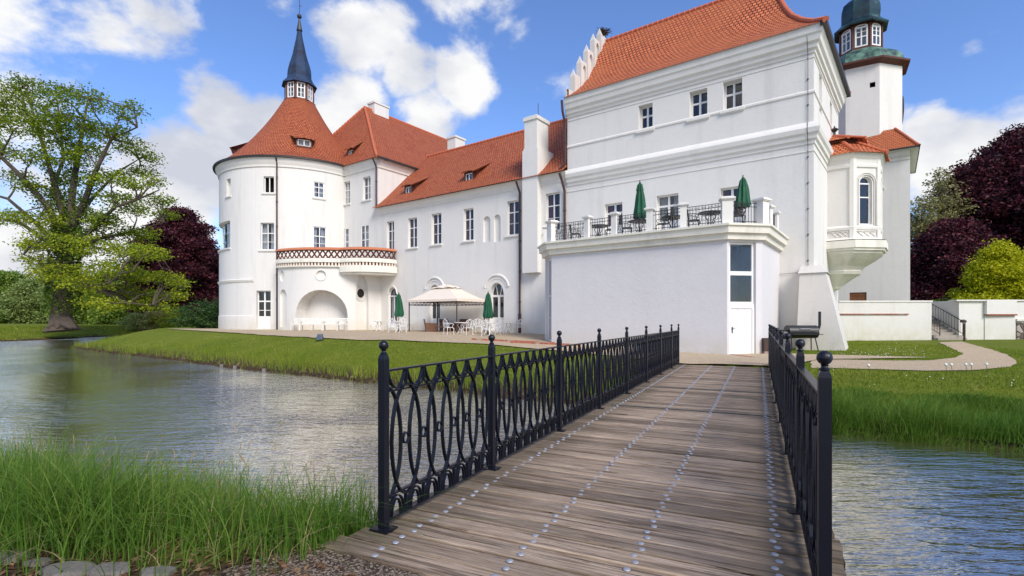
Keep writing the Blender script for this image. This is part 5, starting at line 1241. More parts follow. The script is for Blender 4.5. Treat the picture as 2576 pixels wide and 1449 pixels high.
b = MB(); b.box8([p+Vector(q) for q in ((-.15, -.10, .08), (.15, -.10, .08), (.15, .12, .12), (-.15, .12, .12), (-.11, -.03, .33), (.11, -.03, .33), (.10, .12, .34), (-.10, .12, .34))]); b.build('housing', M['lamp'], fl)
b = MB(); b.box8([p+Vector(q) for q in ((-.11, -.112, .11), (.11, -.112, .11), (.11, -.09, .11), (-.11, -.09, .11), (-.085, -.045, .30), (.085, -.045, .30), (.085, -.03, .30), (-.085, -.03, .30))]); b.build('glass', M['glass'], fl)
b = MB(); b.tube([p+Vector((-.17, 0, .2)), p+Vector((-.17, 0, 0)), p+Vector((.17, 0, 0)), p+Vector((.17, 0, .2))], .015, 6); b.build('bracket', M['iron_thin'], fl)
# doorstep bricks
b = MB(); q0, q1 = gp(1830, 893), gp(1892, 901)
for i in range(9):
    t = i/8; c = q0.lerp(q1, t); b.box(c.x-.11, c.x+.10, c.y-.14, c.y+.02, c.z-.1, c.z+.05)
tag(b.build('brick_threshold', M['brick']), 'low red brick edging in front of the white corner door', 'edging')
for (x0, x1, y_, Lb) in ((-1.9, 2.0, 24.1, 'upper brick step at the edge of the raised terrace'), (-.1, 3.0, 23.4, 'lower brick step at the edge of the raised terrace')):
    z = g1((x0+x1)/2, y_); b = MB(); n_ = 16
    for i in range(n_):
        xa = x0+(x1-x0)*i/n_; yy = y_-.07*(xa-x0); z = g1(xa, yy)+.02; b.box(xa, xa+(x1-x0)/n_-.012, yy, yy+.07, z-.25, z+.10)
    tag(b.build('brick_step', M['brick']), Lb, 'step')
# ================================================================ terrace furniture
def face_to(p, q): return math.atan2(q[1]-p[1], q[0]-p[0])-PI/2   # local +y looks at q
def make_cast_chair(mat, name, label):
    r_ = empty(name, (0, 0, 0), label, 'chair'); r_['_o'] = (0, 0, 0)
    b = MB(); b.lathe((0, 0, .43), [(.001, .012), (.2, .012), (.235, .006), (.235, -.014), (.2, -.008), (.001, -.008)], 18); b.build('seat', M[mat], r_)
    for sx in (-1, 1):
        for sy in (-1, 1):
            b = MB(); b.tube([(sx*.15, sy*.15, .43), (sx*.21, sy*.21, .36), (sx*.2, sy*.2, .22), (sx*.19, sy*.19, .12), (sx*.24, sy*.26, .0)], [.02, .022, .015, .013, .018], 6); b.build('leg', M[mat], r_)
    b = MB(); bk = lambda x, z: (x, -.2-.12*(z-.43), z)
    b.tube([bk(-.19, .43), bk(-.23, .6), bk(-.24, .74), bk(-.17, .84), bk(-.08, .86), bk(0, .91), bk(.08, .86), bk(.17, .84), bk(.24, .74), bk(.23, .6), bk(.19, .43)], .016, 6)
    for s_ in (-1, 1):
        b.tube([bk(s_*.02, .45), bk(s_*.15, .56), bk(s_*.04, .68), bk(s_*.15, .80)], .012, 5); b.tube([bk(s_*.17, .46), bk(s_*.03, .58), bk(s_*.16, .7), bk(s_*.03, .84)], .012, 5)
        b.tube([bk(s_*(.09+.05*math.cos(i*PI/5)), .66+.06*math.sin(i*PI/5)) for i in range(10)], .01, 4, closed=True)
    b.build('backrest', M[mat], r_)
    for s_ in (-1, 1):
        b = MB(); b.tube([(s_*.235, -.23, .66), (s_*.28, -.08, .67), (s_*.28, .1, .65), (s_*.26, .17, .6), (s_*.22, .12, .52), (s_*.2, .1, .43)], .014, 6); b.build('armrest', M[mat], r_)
    return r_
def place(o, p, rz): o.location = p; o.rotation_euler = (0, 0, rz)
tabs = {}
def make_cast_table(mat, name, label, r=.4):
    t = empty(name, (0, 0, 0), label, 'table'); b = MB(); b.lathe((0, 0, .70), [(.001, .02), (r, .02), (r, -.005), (r-.05, -.02), (.001, -.01)], 20); b.build('tabletop', M[mat], t)
    for k in range(4):
        a = PI/4+k*PI/2; c, s_ = math.cos(a), math.sin(a); b = MB(); b.tube([(c*.1, s_*.1, .68), (c*.2, s_*.2, .55), (c*.07, s_*.07, .35), (c*.18, s_*.18, .12), (c*.28, s_*.28, 0)], [.02, .018, .018, .016, .02], 6); b.build('leg', M[mat], t)
    b = MB(); b.tube([(.13*math.cos(i*PI/6), .13*math.sin(i*PI/6), .28) for i in range(12)], .01, 4, closed=True); b.build('stretcher', M[mat], t); return t
T0 = make_cast_table('whiteiron', 'garden_table', '')
tpx = [((954, 834), 'small round white metal table at the left end of the terrace, beside the black kettle barbecue'[:200]), ((1003, 836), 'round white metal table pierced by the left green parasol'), ((1028, 832.5), 'low white metal table beside the left post of the canopy tent'),
       ((1160, 842.5), 'round white metal table in front of the brown wicker sofa'), ((1228, 843.5), 'round white metal table pierced by the right green parasol'), ((1279, 839.5), 'white metal table nearest to the dark downpipe')]
tpx[0] = (tpx[0][0], 'small round white metal table beside the black covered barbecue')
TP = []
for i, ((px, py), lab) in enumerate(tpx):
    o = T0 if i == 0 else copy_tree(T0); p = gp(px, py); place(o, p, .3*i); o['label'] = lab; o['group'] = 'white metal tables on the gravel terrace'; TP.append(p)
    if i == 2: o.scale = (1, 1, .8)
C0 = make_cast_chair('whiteiron', 'garden_chair', '')
cpx = [((941, 833), 0, 'leftmost ornate white metal chair, in front of the black covered barbecue'), ((975, 834.5), 0, 'ornate white metal chair between the barbecue table and the left parasol'), ((988, 838), 1, 'ornate white metal chair nearest the lawn at the left parasol table'), ((1013, 838), 1, 'ornate white metal chair right of the left parasol pole'),
       ((1012, 829.5), 1, 'ornate white metal chair behind the left parasol table'), ((1046, 830), 2, 'ornate white metal chair just right of the left tent post'), ((1064, 830), 2, 'ornate white metal chair beside the wicker armchair'), ((1129, 843), 3, 'ornate white metal chair with its back to the wicker armchair, facing the front table'),
       ((1177, 844), 3, 'ornate white metal chair right of the front table under the tent'), ((1203, 838), 4, 'ornate white metal chair left of the right parasol'), ((1222, 848), 4, 'ornate white metal chair nearest the lawn at the right parasol table'), ((1246, 843), 4, 'ornate white metal chair right of the right parasol pole'),
       ((1262, 841), 5, 'ornate white metal chair left of the table at the downpipe'), ((1301, 840.5), 5, 'rightmost ornate white metal chair, beside the dark downpipe')]
for i, ((px, py), ti, lab) in enumerate(cpx):
    o = C0 if i == 0 else copy_tree(C0); p = gp(px, py); place(o, p, face_to(p, TP[ti])); lab = lab.replace('ornate white metal chair with its back to the wicker armchair, facing the front table', 'ornate white metal chair facing the front table, back towards the wicker armchair'); o['label'] = lab; o['group'] = 'white metal chairs on the gravel terrace'
def make_parasol(name, label, H, zb, lean=0, tie=True):
    r_ = empty(name, (0, 0, 0), label, 'parasol'); b = MB(); b.tube([(0, 0, 0), (0, 0, H+.02)], .022, 8); b.build('pole', M['wood_hatch'], r_)
    b = MB(); b.lathe((0, 0, 0), [(.24, 0), (.24, .05), (.05, .09), (.04, .3)], 14); b.build('base', M['black'], r_)
    b = MB(); n_ = 40
    def rad(t, a):
        base = np.interp(t, [0, .12, .3, .62, .9, 1], [.24, .26, .22, .17, .09, .015]); f = 1+.22*math.sin(a*8)+.1*math.sin(a*5+3*t)
        return float(base*f)
    b.grid(lambda i, j: (rad(j/16, 2*PI*i/n_)*math.cos(2*PI*i/n_)+.02*math.sin(3*j/16), rad(j/16, 2*PI*i/n_)*math.sin(2*PI*i/n_), zb+(H-zb)*j/16+(.05*math.sin(2*PI*i/n_*8) if j == 0 else 0)), n_, 16); b.build('canopy', M['green'], r_, smooth=True)
    b = MB(); b.grid(lambda i, j: ((.10+.05*(1-j/3))*(1+.25*math.sin(2*PI*i/24*8))*math.cos(2*PI*i/24), (.10+.05*(1-j/3))*(1+.25*math.sin(2*PI*i/24*8))*math.sin(2*PI*i/24), H-.42+.28*j/3), 24, 3); b.build('vent_flap', M['green'], r_)
    b = MB(); b.lathe((0, 0, H), [(.02, 0), (.03, .03), (.015, .06), (.001, .09)], 8); b.build('finial', M['wood_hatch'], r_)
    return r_
p = TP[1]; o = make_parasol('parasol', 'closed green parasol at the left white table, in front of the arched door', 2.55, 1.02); place(o, p, 0); o['group'] = 'closed green parasols'
p = TP[4]; zt = (803-735)*p.y/F-p.z; o = make_parasol('parasol', 'closed green parasol at the right white table near the downpipe', zt, .98); place(o, p, .7); o['group'] = 'closed green parasols'
for (px, py, lab, r) in ((1609.6, 456.6, 'closed green parasol on the roof terrace, left one', 0), (1868.9, 444, 'closed green parasol on the roof terrace at its right corner', 1)):
    u_, z_ = plane_uz(px, py, -3.9 if r == 0 else -3.6); p = B(u_, -3.9 if r == 0 else -3.6, 3.72)
    o = make_parasol('parasol', lab, z_-3.72, .85); place(o, p, r); o['group'] = 'closed green parasols'
# canopy tent
gz0 = -.87; cu, cv = 20.5, -1.8
tent = empty('canopy_tent', B(cu, cv, gz0), 'cream canopy tent on dark scrolled metal posts against the long wing', 'canopy')
u0, u1, v0, v1 = 18.4, 22.6, -3.1, -.5; zt = 1.22
for (u_, v_) in ((u0, v0), (u1, v0), (u0, v1), (u1, v1)):
    b = MB(); b.tube([B(u_, v_, gz0-.1), B(u_, v_, zt)], .042, 6); b.tube([B(u_, v_, gz0-.1), B(u_, v_, gz0+.03)], .09, 8); b.build('post', M['bronze'], tent)
b = MB(); cs = [(u0, v0), (u1, v0), (u1, v1), (u0, v1)]
for k in range(4):
    A_, B_ = B(*cs[k], 0), B(*cs[(k+1) % 4], 0)
    for z in (zt, zt-.30): b.tube([A_+Vector((0, 0, z)), B_+Vector((0, 0, z))], .018, 5)
    n_ = 12 if k % 2 == 0 else 8
    for i in range(n_):
        c0, c1 = A_.lerp(B_, i/n_), A_.lerp(B_, (i+1)/n_); b.tube([c0.lerp(c1, .5+.42*math.cos(t*PI/5))+Vector((0, 0, zt-.15+.13*math.sin(t*PI/5))) for t in range(10)], .010, 4, closed=True)
        b.tube([c0+Vector((0, 0, zt)), c0.lerp(c1, .5)+Vector((0, 0, zt-.3)), c1+Vector((0, 0, zt))], .008, 4)
b.build('scroll_frieze', M['bronze'], tent)
b = MB(); ov = .12
def tier_(o_, z0, k, z1, rows=6, sag=.0):
    cs_ = [(u0-o_, v0-o_), (u1+o_, v0-o_), (u1+o_, v1+o_), (u0-o_, v1+o_)]
    for q in range(4):
        A_, B_ = cs_[q], cs_[(q+1) % 4]
        def P(i, j):
            s = i/8; t = j/rows; u_ = A_[0]+(B_[0]-A_[0])*s; v_ = A_[1]+(B_[1]-A_[1])*s; f = 1-t*(1-k); z = z0+(z1-z0)*(t**1.25)-sag*math.sin(PI*s)*(1-t)
            return B(cu+(u_-cu)*f, cv+(v_-cv)*f, z)
        b.grid(P, 8, rows)
        if rows > 3: b.grid(lambda i, j: P(i, 0)-Vector((0, 0, .14*j)), 8, 1)
tier_(.12, zt+.02, .36, zt+.72); b.build('canopy', M['canvas'], tent, smooth=False)
b = MB(); k_ = .40
cs2 = [(cu+(a-cu)*k_, cv+(c-cv)*k_) for a, c in cs]
for q in range(4):
    A_, B_ = cs2[q], cs2[(q+1) % 4]
    b.grid(lambda i, j: B(cu+((A_[0]+(B_[0]-A_[0])*i/8)-cu)*(1.08-j/4), cv+((A_[1]+(B_[1]-A_[1])*i/8)-cv)*(1.08-j/4), zt+.80+.22*(j/4)+.025*math.sin(i*PI/2)), 8, 4)
b.build('top_canopy', M['canvas'], tent)
# wicker set under the tent
def make_wicker(name, label, w, cat='armchair', loc=None, rz=0):
    r_ = empty(name, (0, 0, 0), label, cat)
    b = MB(); b.box8([(-w/2, -.3, .06), (w/2, -.3, .06), (w/2, .35, .06), (-w/2, .35, .06), (-w/2, -.32, .36), (w/2, -.32, .36), (w/2, .36, .36), (-w/2, .36, .36)]); b.build('seat', M['wicker'], r_)
    b = MB(); b.box8([(-w/2-.06, -.36, .06), (w/2+.06, -.36, .06), (w/2+.06, -.27, .06), (-w/2-.06, -.27, .06), (-w/2-.10, -.50, .86), (w/2+.10, -.50, .86), (w/2+.10, -.42, .86), (-w/2-.10, -.42, .86)]); b.build('backrest', M['wicker'], r_)
    for s_ in (-1, 1):
        b = MB(); x0, x1 = sorted((s_*w/2, s_*(w/2+.12))); b.box8([(x0, -.34, .04), (x1, -.34, .04), (x1, .36, .04), (x0, .36, .04), (x0, -.4, .62), (x1, -.4, .62), (x1, .38, .58), (x0, .38, .58)]); b.build('armrest', M['wicker'], r_)
    b = MB(); b.box(-w/2+.03, w/2-.03, -.24, .33, .36, .45); b.build('cushion', M['cushion'], r_); return r_
for (px, py, lab, rz, w, nm, ct) in ((1085, 836, 'brown wicker armchair facing right under the canopy tent', -PI/2+.2, .5, 'wicker_armchair', 'armchair'), (1133, 834, 'brown wicker sofa against the wall under the canopy tent', PI+.64, 1.05, 'wicker_sofa', 'sofa'), (1160, 835, 'brown wicker armchair behind the front white table', PI-.4, .5, 'wicker_armchair', 'armchair')):
    o = make_wicker(nm, lab, w, ct); place(o, gp(px, py), rz)
wt = empty('wicker_table', (0, 0, 0), 'low brown wicker coffee table between the wicker seats', 'table')
b = MB(); b.box(-.45, .45, -.25, .25, .34, .40); b.build('tabletop', M['wicker'], wt)
for sx in (-1, 1):
    for sy in (-1, 1): b = MB(); b.tube([(sx*.4, sy*.2, .34), (sx*.38, sy*.19, .18), (sx*.42, sy*.22, 0)], .03, 6); b.build('leg', M['wicker'], wt)
place(wt, gp(1113, 837), -.6)
# covered kettle barbecue
p = gp(947, 829.5); kb = empty('kettle_barbecue', p, 'black covered kettle barbecue behind the leftmost white chair', 'barbecue')
b = MB(); b.lathe(p, [(.26, .05), (.29, .3), (.31, .62), (.33, .72), (.30, .9), (.18, .98), (.02, 1.0)], 16); b.build('cover', M['black'], kb)
b = MB(); b.tube([p+Vector((-.07, 0, .98)), p+Vector((-.05, 0, 1.06)), p+Vector((.05, 0, 1.06)), p+Vector((.07, 0, .98))], .015, 6); b.build('handle', M['black'], kb)
# slatted benches
def make_bench(w, name, label, cat='bench'):
    r_ = empty(name, (0, 0, 0), label, cat)
    b = MB()
    for i in range(6): b.box(-w/2, w/2, -.2+.08*i, -.14+.08*i, .41, .435)
    b.build('seat', M['bench'], r_)
    b = MB(); b.box(-w/2, w/2, -.29, -.25, .84, .90); b.box(-w/2, w/2, -.24, -.21, .50, .55); n_ = int(w/.085)
    for i in range(n_+1): x = -w/2+.02+(w-.04)*i/n_; b.box8([(x-.02, -.235, .53), (x+.02, -.235, .53), (x+.02, -.215, .53), (x-.02, -.215, .53), (x-.02, -.28, .86), (x+.02, -.28, .86), (x+.02, -.26, .86), (x-.02, -.26, .86)])
    b.build('backrest', M['bench'], r_)
    for s_ in (-1, 1):
        x = s_*(w/2-.01)
        b = MB(); b.tube([(x, .24, 0), (x, .24, .64)], .032, 4); b.build('leg', M['bench'], r_); b = MB(); b.tube([(x, -.3, 0), (x, -.21, .42), (x, -.28, .88)], .032, 4); b.build('leg', M['bench'], r_)
        b = MB(); b.box(x-.035, x+.035, -.27, .29, .63, .66); b.build('armrest', M['bench'], r_)
    if w > 1.5:
        for y in (-.22, .22): b = MB(); b.tube([(0, y, 0), (0, y, .42)], .03, 4); b.build('leg', M['bench'], r_)
    return r_
bd = 36.9
for (px, w, rz, lab, nm, ct) in ((746, .62, .45, 'white slatted garden armchair at the left end of the bench row', 'bench_chair', 'chair'), (785, 1.62, .22, 'long white slatted bench under the big arched alcove', 'slatted_bench', 'bench'), (832, 1.0, .12, 'short white slatted bench right of the long one', 'slatted_bench', 'bench'), (861.5, .62, -.2, 'white slatted garden armchair at the right end of the bench row', 'bench_chair', 'chair')):
    X = (px-1288)/F*bd; q = Vector((X, bd+.1, 0)); o = make_bench(w, nm, lab, ct); place(o, Vector((X, bd, g1(X, bd)+.03)), PI+math.atan2(-(X-ccx), cr_*1.0)*-.35*0+.05-rz*.3+math.pi*0)
    o['group'] = 'white slatted seats in front of the alcove'
# roof terrace furniture
DC = make_cast_chair('iron_thin', 'terrace_chair', '')
first = True; zf = 3.72
for (px, lab, rz) in ((1447, 'dark metal chair behind the leftmost ornate terrace railing', -1.2), (1536, 'dark metal chair behind the left plain terrace railing', 1.9), (1577, 'dark metal chair behind the middle ornate railing, left of the table', -1.1), (1668, 'dark metal chair behind the plain railing at the middle door', 2.6), (1745, 'dark metal chair behind the rightmost ornate railing', -1.2), (1857, 'dark metal chair beside the corner parasol', .4)):
    o = DC if first else copy_tree(DC); first = False; u_, _ = plane_uz(px, 560, -4.25); place(o, B(u_, -4.25, zf), rz-.64); o['label'] = lab; o['group'] = 'dark metal chairs on the roof terrace'
DT = make_cast_table('iron_thin', 'terrace_table', '', .5); first = True
for (px, lab) in ((1503, 'round dark table behind the left plain terrace railing'), (1606, 'round dark table under the left terrace parasol'), (1690, 'round dark table behind the plain railing at the middle door'), (1786, 'round dark table behind the rightmost ornate railing')):
    o = DT if first else copy_tree(DT); first = False; u_, _ = plane_uz(px, 560, -4.1); place(o, B(u_, -4.0, zf), .4); o['label'] = lab; o['group'] = 'dark tables on the roof terrace'
# ================================================================ vegetation
def blades(name, X, Y, H, Wd, mat, lean=.35, segs=4, kind='stuff', Z=None, wind=(0, 0)):
    n_ = len(X); Z = gz(X, Y)-.02 if Z is None else Z
    az = RNG.uniform(0, 2*np.pi, n_); ln = RNG.gamma(2.2, lean/2.2, n_); dx = np.cos(az)*ln+wind[0]; dy = np.sin(az)*ln+wind[1]
    fa = RNG.uniform(0, 2*np.pi, n_); wx = np.cos(fa)*Wd/2; wy = np.sin(fa)*Wd/2
    ts = np.linspace(0, 1, segs+1); co = np.zeros((n_, (segs+1)*2, 3)); tw = np.clip(.62*RNG.uniform(0, 1, n_)+.38*(.5+.5*np.sin(X*1.1+2*np.sin(Y*.6))*np.sin(Y*1.4+1.5*np.sin(X*.45))), 0, 1)
    l2 = np.hypot(dx, dy); droop = np.clip(l2, 0, 1.4)
    for k, t in enumerate(ts):
        r_ = t**1.9; wk = (1-t)**.6*(1-.15*(t == 0)); wk = max(wk, .04)
        hx = X+dx*H*r_; hy = Y+dy*H*r_; hz = Z+H*(t-.42*droop*t**2.6)
        co[:, 2*k, 0] = hx-wx*wk; co[:, 2*k, 1] = hy-wy*wk; co[:, 2*k, 2] = hz; co[:, 2*k+1, 0] = hx+wx*wk; co[:, 2*k+1, 1] = hy+wy*wk; co[:, 2*k+1, 2] = hz
    base = (np.arange(n_)*(segs+1)*2)[:, None, None]
    q = np.array([[2*k, 2*k+1, 2*k+3, 2*k+2] for k in range(segs)])[None]
    o = np_mesh(name, co.reshape(-1, 3), (base+q).reshape(-1, 4), mat, {'tint': np.repeat(tw, (segs+1)*2)}); o['kind'] = kind; return o
def inside(X, Y, poly):
    ins = np.zeros(X.shape, bool)
    for i in range(len(poly)):
        (x0, y0), (x1, y1) = poly[i], poly[(i+1) % len(poly)]; c = (y0 > Y) != (y1 > Y); ins ^= c & (X < x0+(Y-y0)/((y1-y0) or 1e-9)*(x1-x0))
    return ins
terr = te+tb; pathp = [tuple(gp(x, y)[:2]) for x, y in path_pts]
def scat(n_, x0, x1, y0, y1, dmin, dmax, side, vis=True):
    X = RNG.uniform(x0, x1, n_); Y = RNG.uniform(y0, y1, n_); d, idx, w = shore(X, Y)
    k = (d > dmin) & (d < dmax)
    k &= (idx >= 25) if side == 'near' else ((idx < 19) if side == 'isle' else ((idx >= 19) & (idx < 25)))
    if vis: k &= (np.abs(X)*.98 < Y+.8)
    if side != 'near': k &= ~inside(X, Y, terr) & ~inside(X, Y, pathp)
    u = -(X-MX)*S+(Y-MY)*C; v = (X-MX)*C+(Y-MY)*S
    if side == 'isle': k &= ~((u > -1) & (v > -1.3)) & ~((Y > 29.5) & (d > 3.2)) & ~((v > -5.1) & (u > .5)); sb = X*math.sin(TH)+Y*math.cos(TH); tb2 = X*math.cos(TH)-Y*math.sin(TH); k &= ~((tb2 > TL-.15) & (tb2 < TR+.15) & (sb < 17.5))
    return X[k], Y[k], d[k]
def clump(X, Y, f): return .5+.5*np.sin(X*f+1.3*np.sin(Y*f*.7))*np.cos(Y*f*1.1+np.sin(X*f*.6))
# near bank, tall sedge-like grass
X, Y, d = scat(150000, -10, -1.0, 2.8, 8.2, -.25, 3.4, 'near', False)
k = (np.abs(X) < Y*1.05+.3) & (RNG.uniform(0, 1, len(X)) < .35+.65*clump(X, Y, 2.6)) & ~((X > -1.15) & (Y < 3.6)); tb2 = X*math.cos(TH)-Y*math.sin(TH); k &= tb2 < TL-.14
k &= RNG.uniform(0, 1, len(X)) < np.clip((Y-3.0)/.4, .04, 1)
X, Y, d = X[k], Y[k], d[k]; Hh = (.26+.42*clump(X, Y, 2.3))*RNG.uniform(.45, 1.3, len(X))*np.clip(1.5-.28*d, .5, 1)*1.12
blades('grass', X, Y, Hh, .0075, M['grass_near'], .55, 5, wind=(.12, -.06))
X, Y, d = scat(14000, -9, -1.2, 3.0, 7, -.1, 2.4, 'near', False); k = (RNG.uniform(0, 1, len(X)) < .45) & (X*math.cos(TH)-Y*math.sin(TH) < TL-.2) & (Y > 3.3); X, Y = X[k], Y[k]
blades('broad_grass', X, Y, RNG.uniform(.25, .62, len(X)), .013, M['grass_near'], .95, 6, wind=(.1, -.1))
X, Y, d = scat(9000, -9, -1.2, 3.0, 7, -.1, 2.4, 'near', False); k = (RNG.uniform(0, 1, len(X)) < .3) & (X*math.cos(TH)-Y*math.sin(TH) < TL-.2); X, Y = X[k], Y[k]
blades('dry_grass', X, Y, RNG.uniform(.15, .5, len(X)), .006, M['dry'], .9, 4)
X, Y, d = scat(2600, -9, -1.2, 2.8, 7, -.2, .9, 'near', False); k = (RNG.uniform(0, 1, len(X)) < clump(X, Y, 3.1)**2) & (X*math.cos(TH)-Y*math.sin(TH) < TL-.2); X, Y = X[k], Y[k]
st = MB(); rr = random.Random(3)
for x, y in list(zip(X, Y))[:230]:
    z = g1(x, y); h = rr.uniform(.45, .75); dx, dy = rr.uniform(-.14, .16), rr.uniform(-.1, .1); st.tube([(x, y, z), (x+dx*.4, y+dy*.4, z+h*.6), (x+dx, y+dy, z+h)], [.0016, .0012, .0008], 3, cap=False); st.tube([(x+dx, y+dy, z+h-.01), (x+dx*1.15, y+dy*1.15, z+h+.035), (x+dx*1.25, y+dy*1.25, z+h+.06)], [.0015, .0038, .001], 4, cap=False)
st.build('sedge_flowers', M['dry'])['kind'] = 'stuff'
# island bank: long grass close to the water, shorter up the slope
X, Y, d = scat(460000, -44, 14, 7, 60, -.15, 2.3, 'isle'); k = RNG.uniform(0, 1, len(X)) < np.clip(1.25-d*.35, 0, 1)*(.35+.65*clump(X, Y, 1.4))*np.clip(16/Y, .25, 1); X, Y, d = X[k], Y[k], d[k]
Hh = (.20+.30*clump(X, Y, 1.4))*RNG.uniform(.5, 1.3, len(X))*np.clip(1.2-.28*d, .35, 1)*np.where(X > 5.5, 1.35, 1)
k2 = X > 4.5
blades('grass', X[~k2], Y[~k2], Hh[~k2], .018, M['grass_lush'], .35, 3)
X, Y, d = scat(330000, 5, 14, 4.5, 14, -.12, 2.1, 'isle', True); k = RNG.uniform(0, 1, len(X)) < .25+.75*clump(X, Y, 2.2); X, Y, d = X[k], Y[k], d[k]
Hh = (.30+.28*clump(X, Y, 2.2))*RNG.uniform(.5, 1.25, len(X))*np.clip(1.25-.42*d, .3, 1); blades('grass', X, Y, Hh, .0095, M['grass_deep'], .55, 5, wind=(.12, -.18))
# lawn turf
X, Y, d = scat(520000, -32, 20, 9, 32, 1.4, 30, 'isle'); k = RNG.uniform(0, 1, len(X)) < np.clip(15/Y, 0, 1)**1.4; X, Y = X[k], Y[k]
blades('lawn_grass', X, Y, RNG.uniform(.03, .085, len(X))*(1+.7*clump(X, Y, .9)), .02, M['grass_lush'], .5, 2)
X, Y, d = scat(60000, -60, -18, 38, 70, .1, 14, 'left'); blades('grass', X, Y, RNG.uniform(.08, .3, len(X)), .05, M['grass_lush'], .4, 2)
# dry stalks overhanging the bank foot
X, Y, d = scat(60000, -30, 14, 7, 40, -.1, .35, 'isle'); k = RNG.uniform(0, 1, len(X)) < .16*np.clip(14/Y, .3, 1); X, Y = X[k], Y[k]
o = blades('dry_grass', X, Y, RNG.uniform(.15, .38, len(X)), .012, M['dry'], .9, 3)
# near soil litter: small weeds and stones
rr = random.Random(12)
b = MB()
for i in range(1500):
    x, y = rr.uniform(-4.5, -.9), rr.uniform(2.75, 3.6); z = g1(x, y); s = rr.uniform(.008, .035); a = rr.uniform(0, 6.28); t = rr.uniform(-.4, .4)
    if x*math.cos(TH)-y*math.sin(TH) > TL-.2 and x*math.sin(TH)+y*math.cos(TH) > 2.3: continue
    b.tint = rr.random(); c, s2 = math.cos(a)*s, math.sin(a)*s
    b.face([(x-c, y-s2, z+.004), (x+s2*.5, y-c*.5, z+.01+s*abs(t)), (x+c, y+s2, z+.006+s*.3), (x-s2*.5, y+c*.5, z+.012)])
m = leafmat('dead_leaves', (.05, .03, .018), (.16, .085, .045), (.30, .19, .11), .1); b.build('leaf_litter', m, tint=True)['kind'] = 'stuff'
stl = [((18, 1411), .15, 'pale flat stone at the far left of the near path edge'), ((96, 1422), .09, 'flat brownish stone second from the left of the near path edge'), ((178, 1443), .17, 'largest pale grey slab at the near path edge'), ((278, 1442), .14, 'rounded stone right of the large slab'), ((395, 1445), .12, 'half buried stone at the right end of the stone row')]
for (px, py), s, lab in stl:
    p = gp(px, py); p.z += -.028+.15*(s-.1); b = MB(); n_ = 11; rad_ = [s*rr.uniform(.75, 1.15) for _ in range(n_)]
    top = [(p.x+rad_[i]*.86*math.cos(2*PI*i/n_), p.y+rad_[i]*.5*math.sin(2*PI*i/n_), p.z+.05) for i in range(n_)]; bot = [(p.x+rad_[i]*math.cos(2*PI*i/n_), p.y+rad_[i]*.62*math.sin(2*PI*i/n_), p.z-.03) for i in range(n_)]
    b.face(top)
    for i in range(n_): b.face([bot[i], bot[(i+1) % n_], top[(i+1) % n_], top[i]])
    tag(b.build('stone', M['stone']), lab, 'stone', 'stones along the near path')
bl = [((550, 925), 'pale square stone at the waterline, leftmost of the bank'), ((583, 929), 'pale square stone at the waterline, second from the left'), ((657, 937), 'rough pale stone in the grass foot of the left bank'), ((882, 958), 'upright pale stone at the waterline left of the first railing post'), ((2196, 1089), 'weathered block at the water edge right of the bridge, left of two'), ((2308, 1098), 'weathered block at the water edge right of the bridge, right of two')]
for (px, py), lab in bl:
    K = (0-ZW)*F/(py-803); p = Vector(((px-1288)/F*K, K, ZW)); s = .065; p += Vector((0, .25, 0)); b = MB(); b.box8([p+Vector((a*s*rr.uniform(.85, 1.1), c*s*.7, e)) for e in (-.1, s*2.1) for a, c in ((-1, -1), (1, -1), (1, 1), (-1, 1))]); tag(b.build('stone_block', M['stone']), lab, 'stone', 'stone blocks along the island shore')
# dandelion clocks
dl = [((2379, 991), 'left of a close pair of'), ((2393, 988.5), 'right of a close pair of'), ((2443, 986.5), 'tallest of the'), ((2429.5, 999), 'lowest of the right bank'), ((2481.5, 996), 'rightmost of the'), ((2185, 988), 'leftmost, beside the big iron post, of the')]
for (px, py), lab in dl:
    K = 12.2; x, z = (px-1288)/F*K, (803-py)/F*K; zb = g1(x, K); z = max(z, zb+.25); t = empty('dandelion', (x, K, zb), lab+' dandelion clocks above the right bank grass', 'flower', 'dandelion clocks above the right bank')
    b = MB(); b.tube([(x+.03, K, zb), (x, K, z)], .006, 4); b.build('stem', M['leaf_soft'], t); b = MB(); b.lathe((x, K, z), [(max(.001, .032*math.sin(PI*i/6)), -.032*math.cos(PI*i/6)) for i in range(7)], 8); b.build('seed_head', M['seed'], t)
b = MB()
for i in range(110):
    px = rr.gauss(2230, 85); py = rr.gauss(892, 9)
    if i > 88: px = rr.uniform(2050, 2560); py = rr.uniform(872, 985)
    if not 850 < py < 1000: continue
    p = gp(px, py); s = rr.uniform(.009, .016)
    if inside(np.array([p.x]), np.array([p.y]), pathp)[0]: continue
    b.lathe(p+Vector((0, 0, .10)), [(.001, -s), (s, 0), (.001, s)], 5)
b.build('lawn_daisies', M['seed'])['kind'] = 'stuff'
# ---------------------------------------------------------------- trees
def leaves(name, P, size, mat, parent=None, flat=.5, tint=None, asp=1.0):
    n_ = len(P); a = RNG.normal(size=(n_, 3)); a[:, 2] *= flat; a /= np.linalg.norm(a, axis=1)[:, None]; r_ = RNG.normal(size=(n_, 3)); bb = np.cross(a, r_); bb /= np.linalg.norm(bb, axis=1)[:, None]
    s = (size*RNG.uniform(.6, 1.35, n_))[:, None]; a = a*s*.5*asp; bb = bb*s*.36
    off = np.array(parent['_o']) if parent is not None else np.zeros(3); P = P-off
    co = np.stack([P-a, P+bb*.9-a*.1, P+a, P-bb*.9-a*.1], 1).reshape(-1, 3); q = np.arange(n_*4).reshape(-1, 4)
    tw = RNG.uniform(0, 1, n_) if tint is None else np.clip(tint+RNG.uniform(-.28, .28, n_), 0, 1)
    o = np_mesh(name, co, q, mat, {'tint': np.repeat(tw, 4)})
    if parent is not None: o.parent = parent
    return o
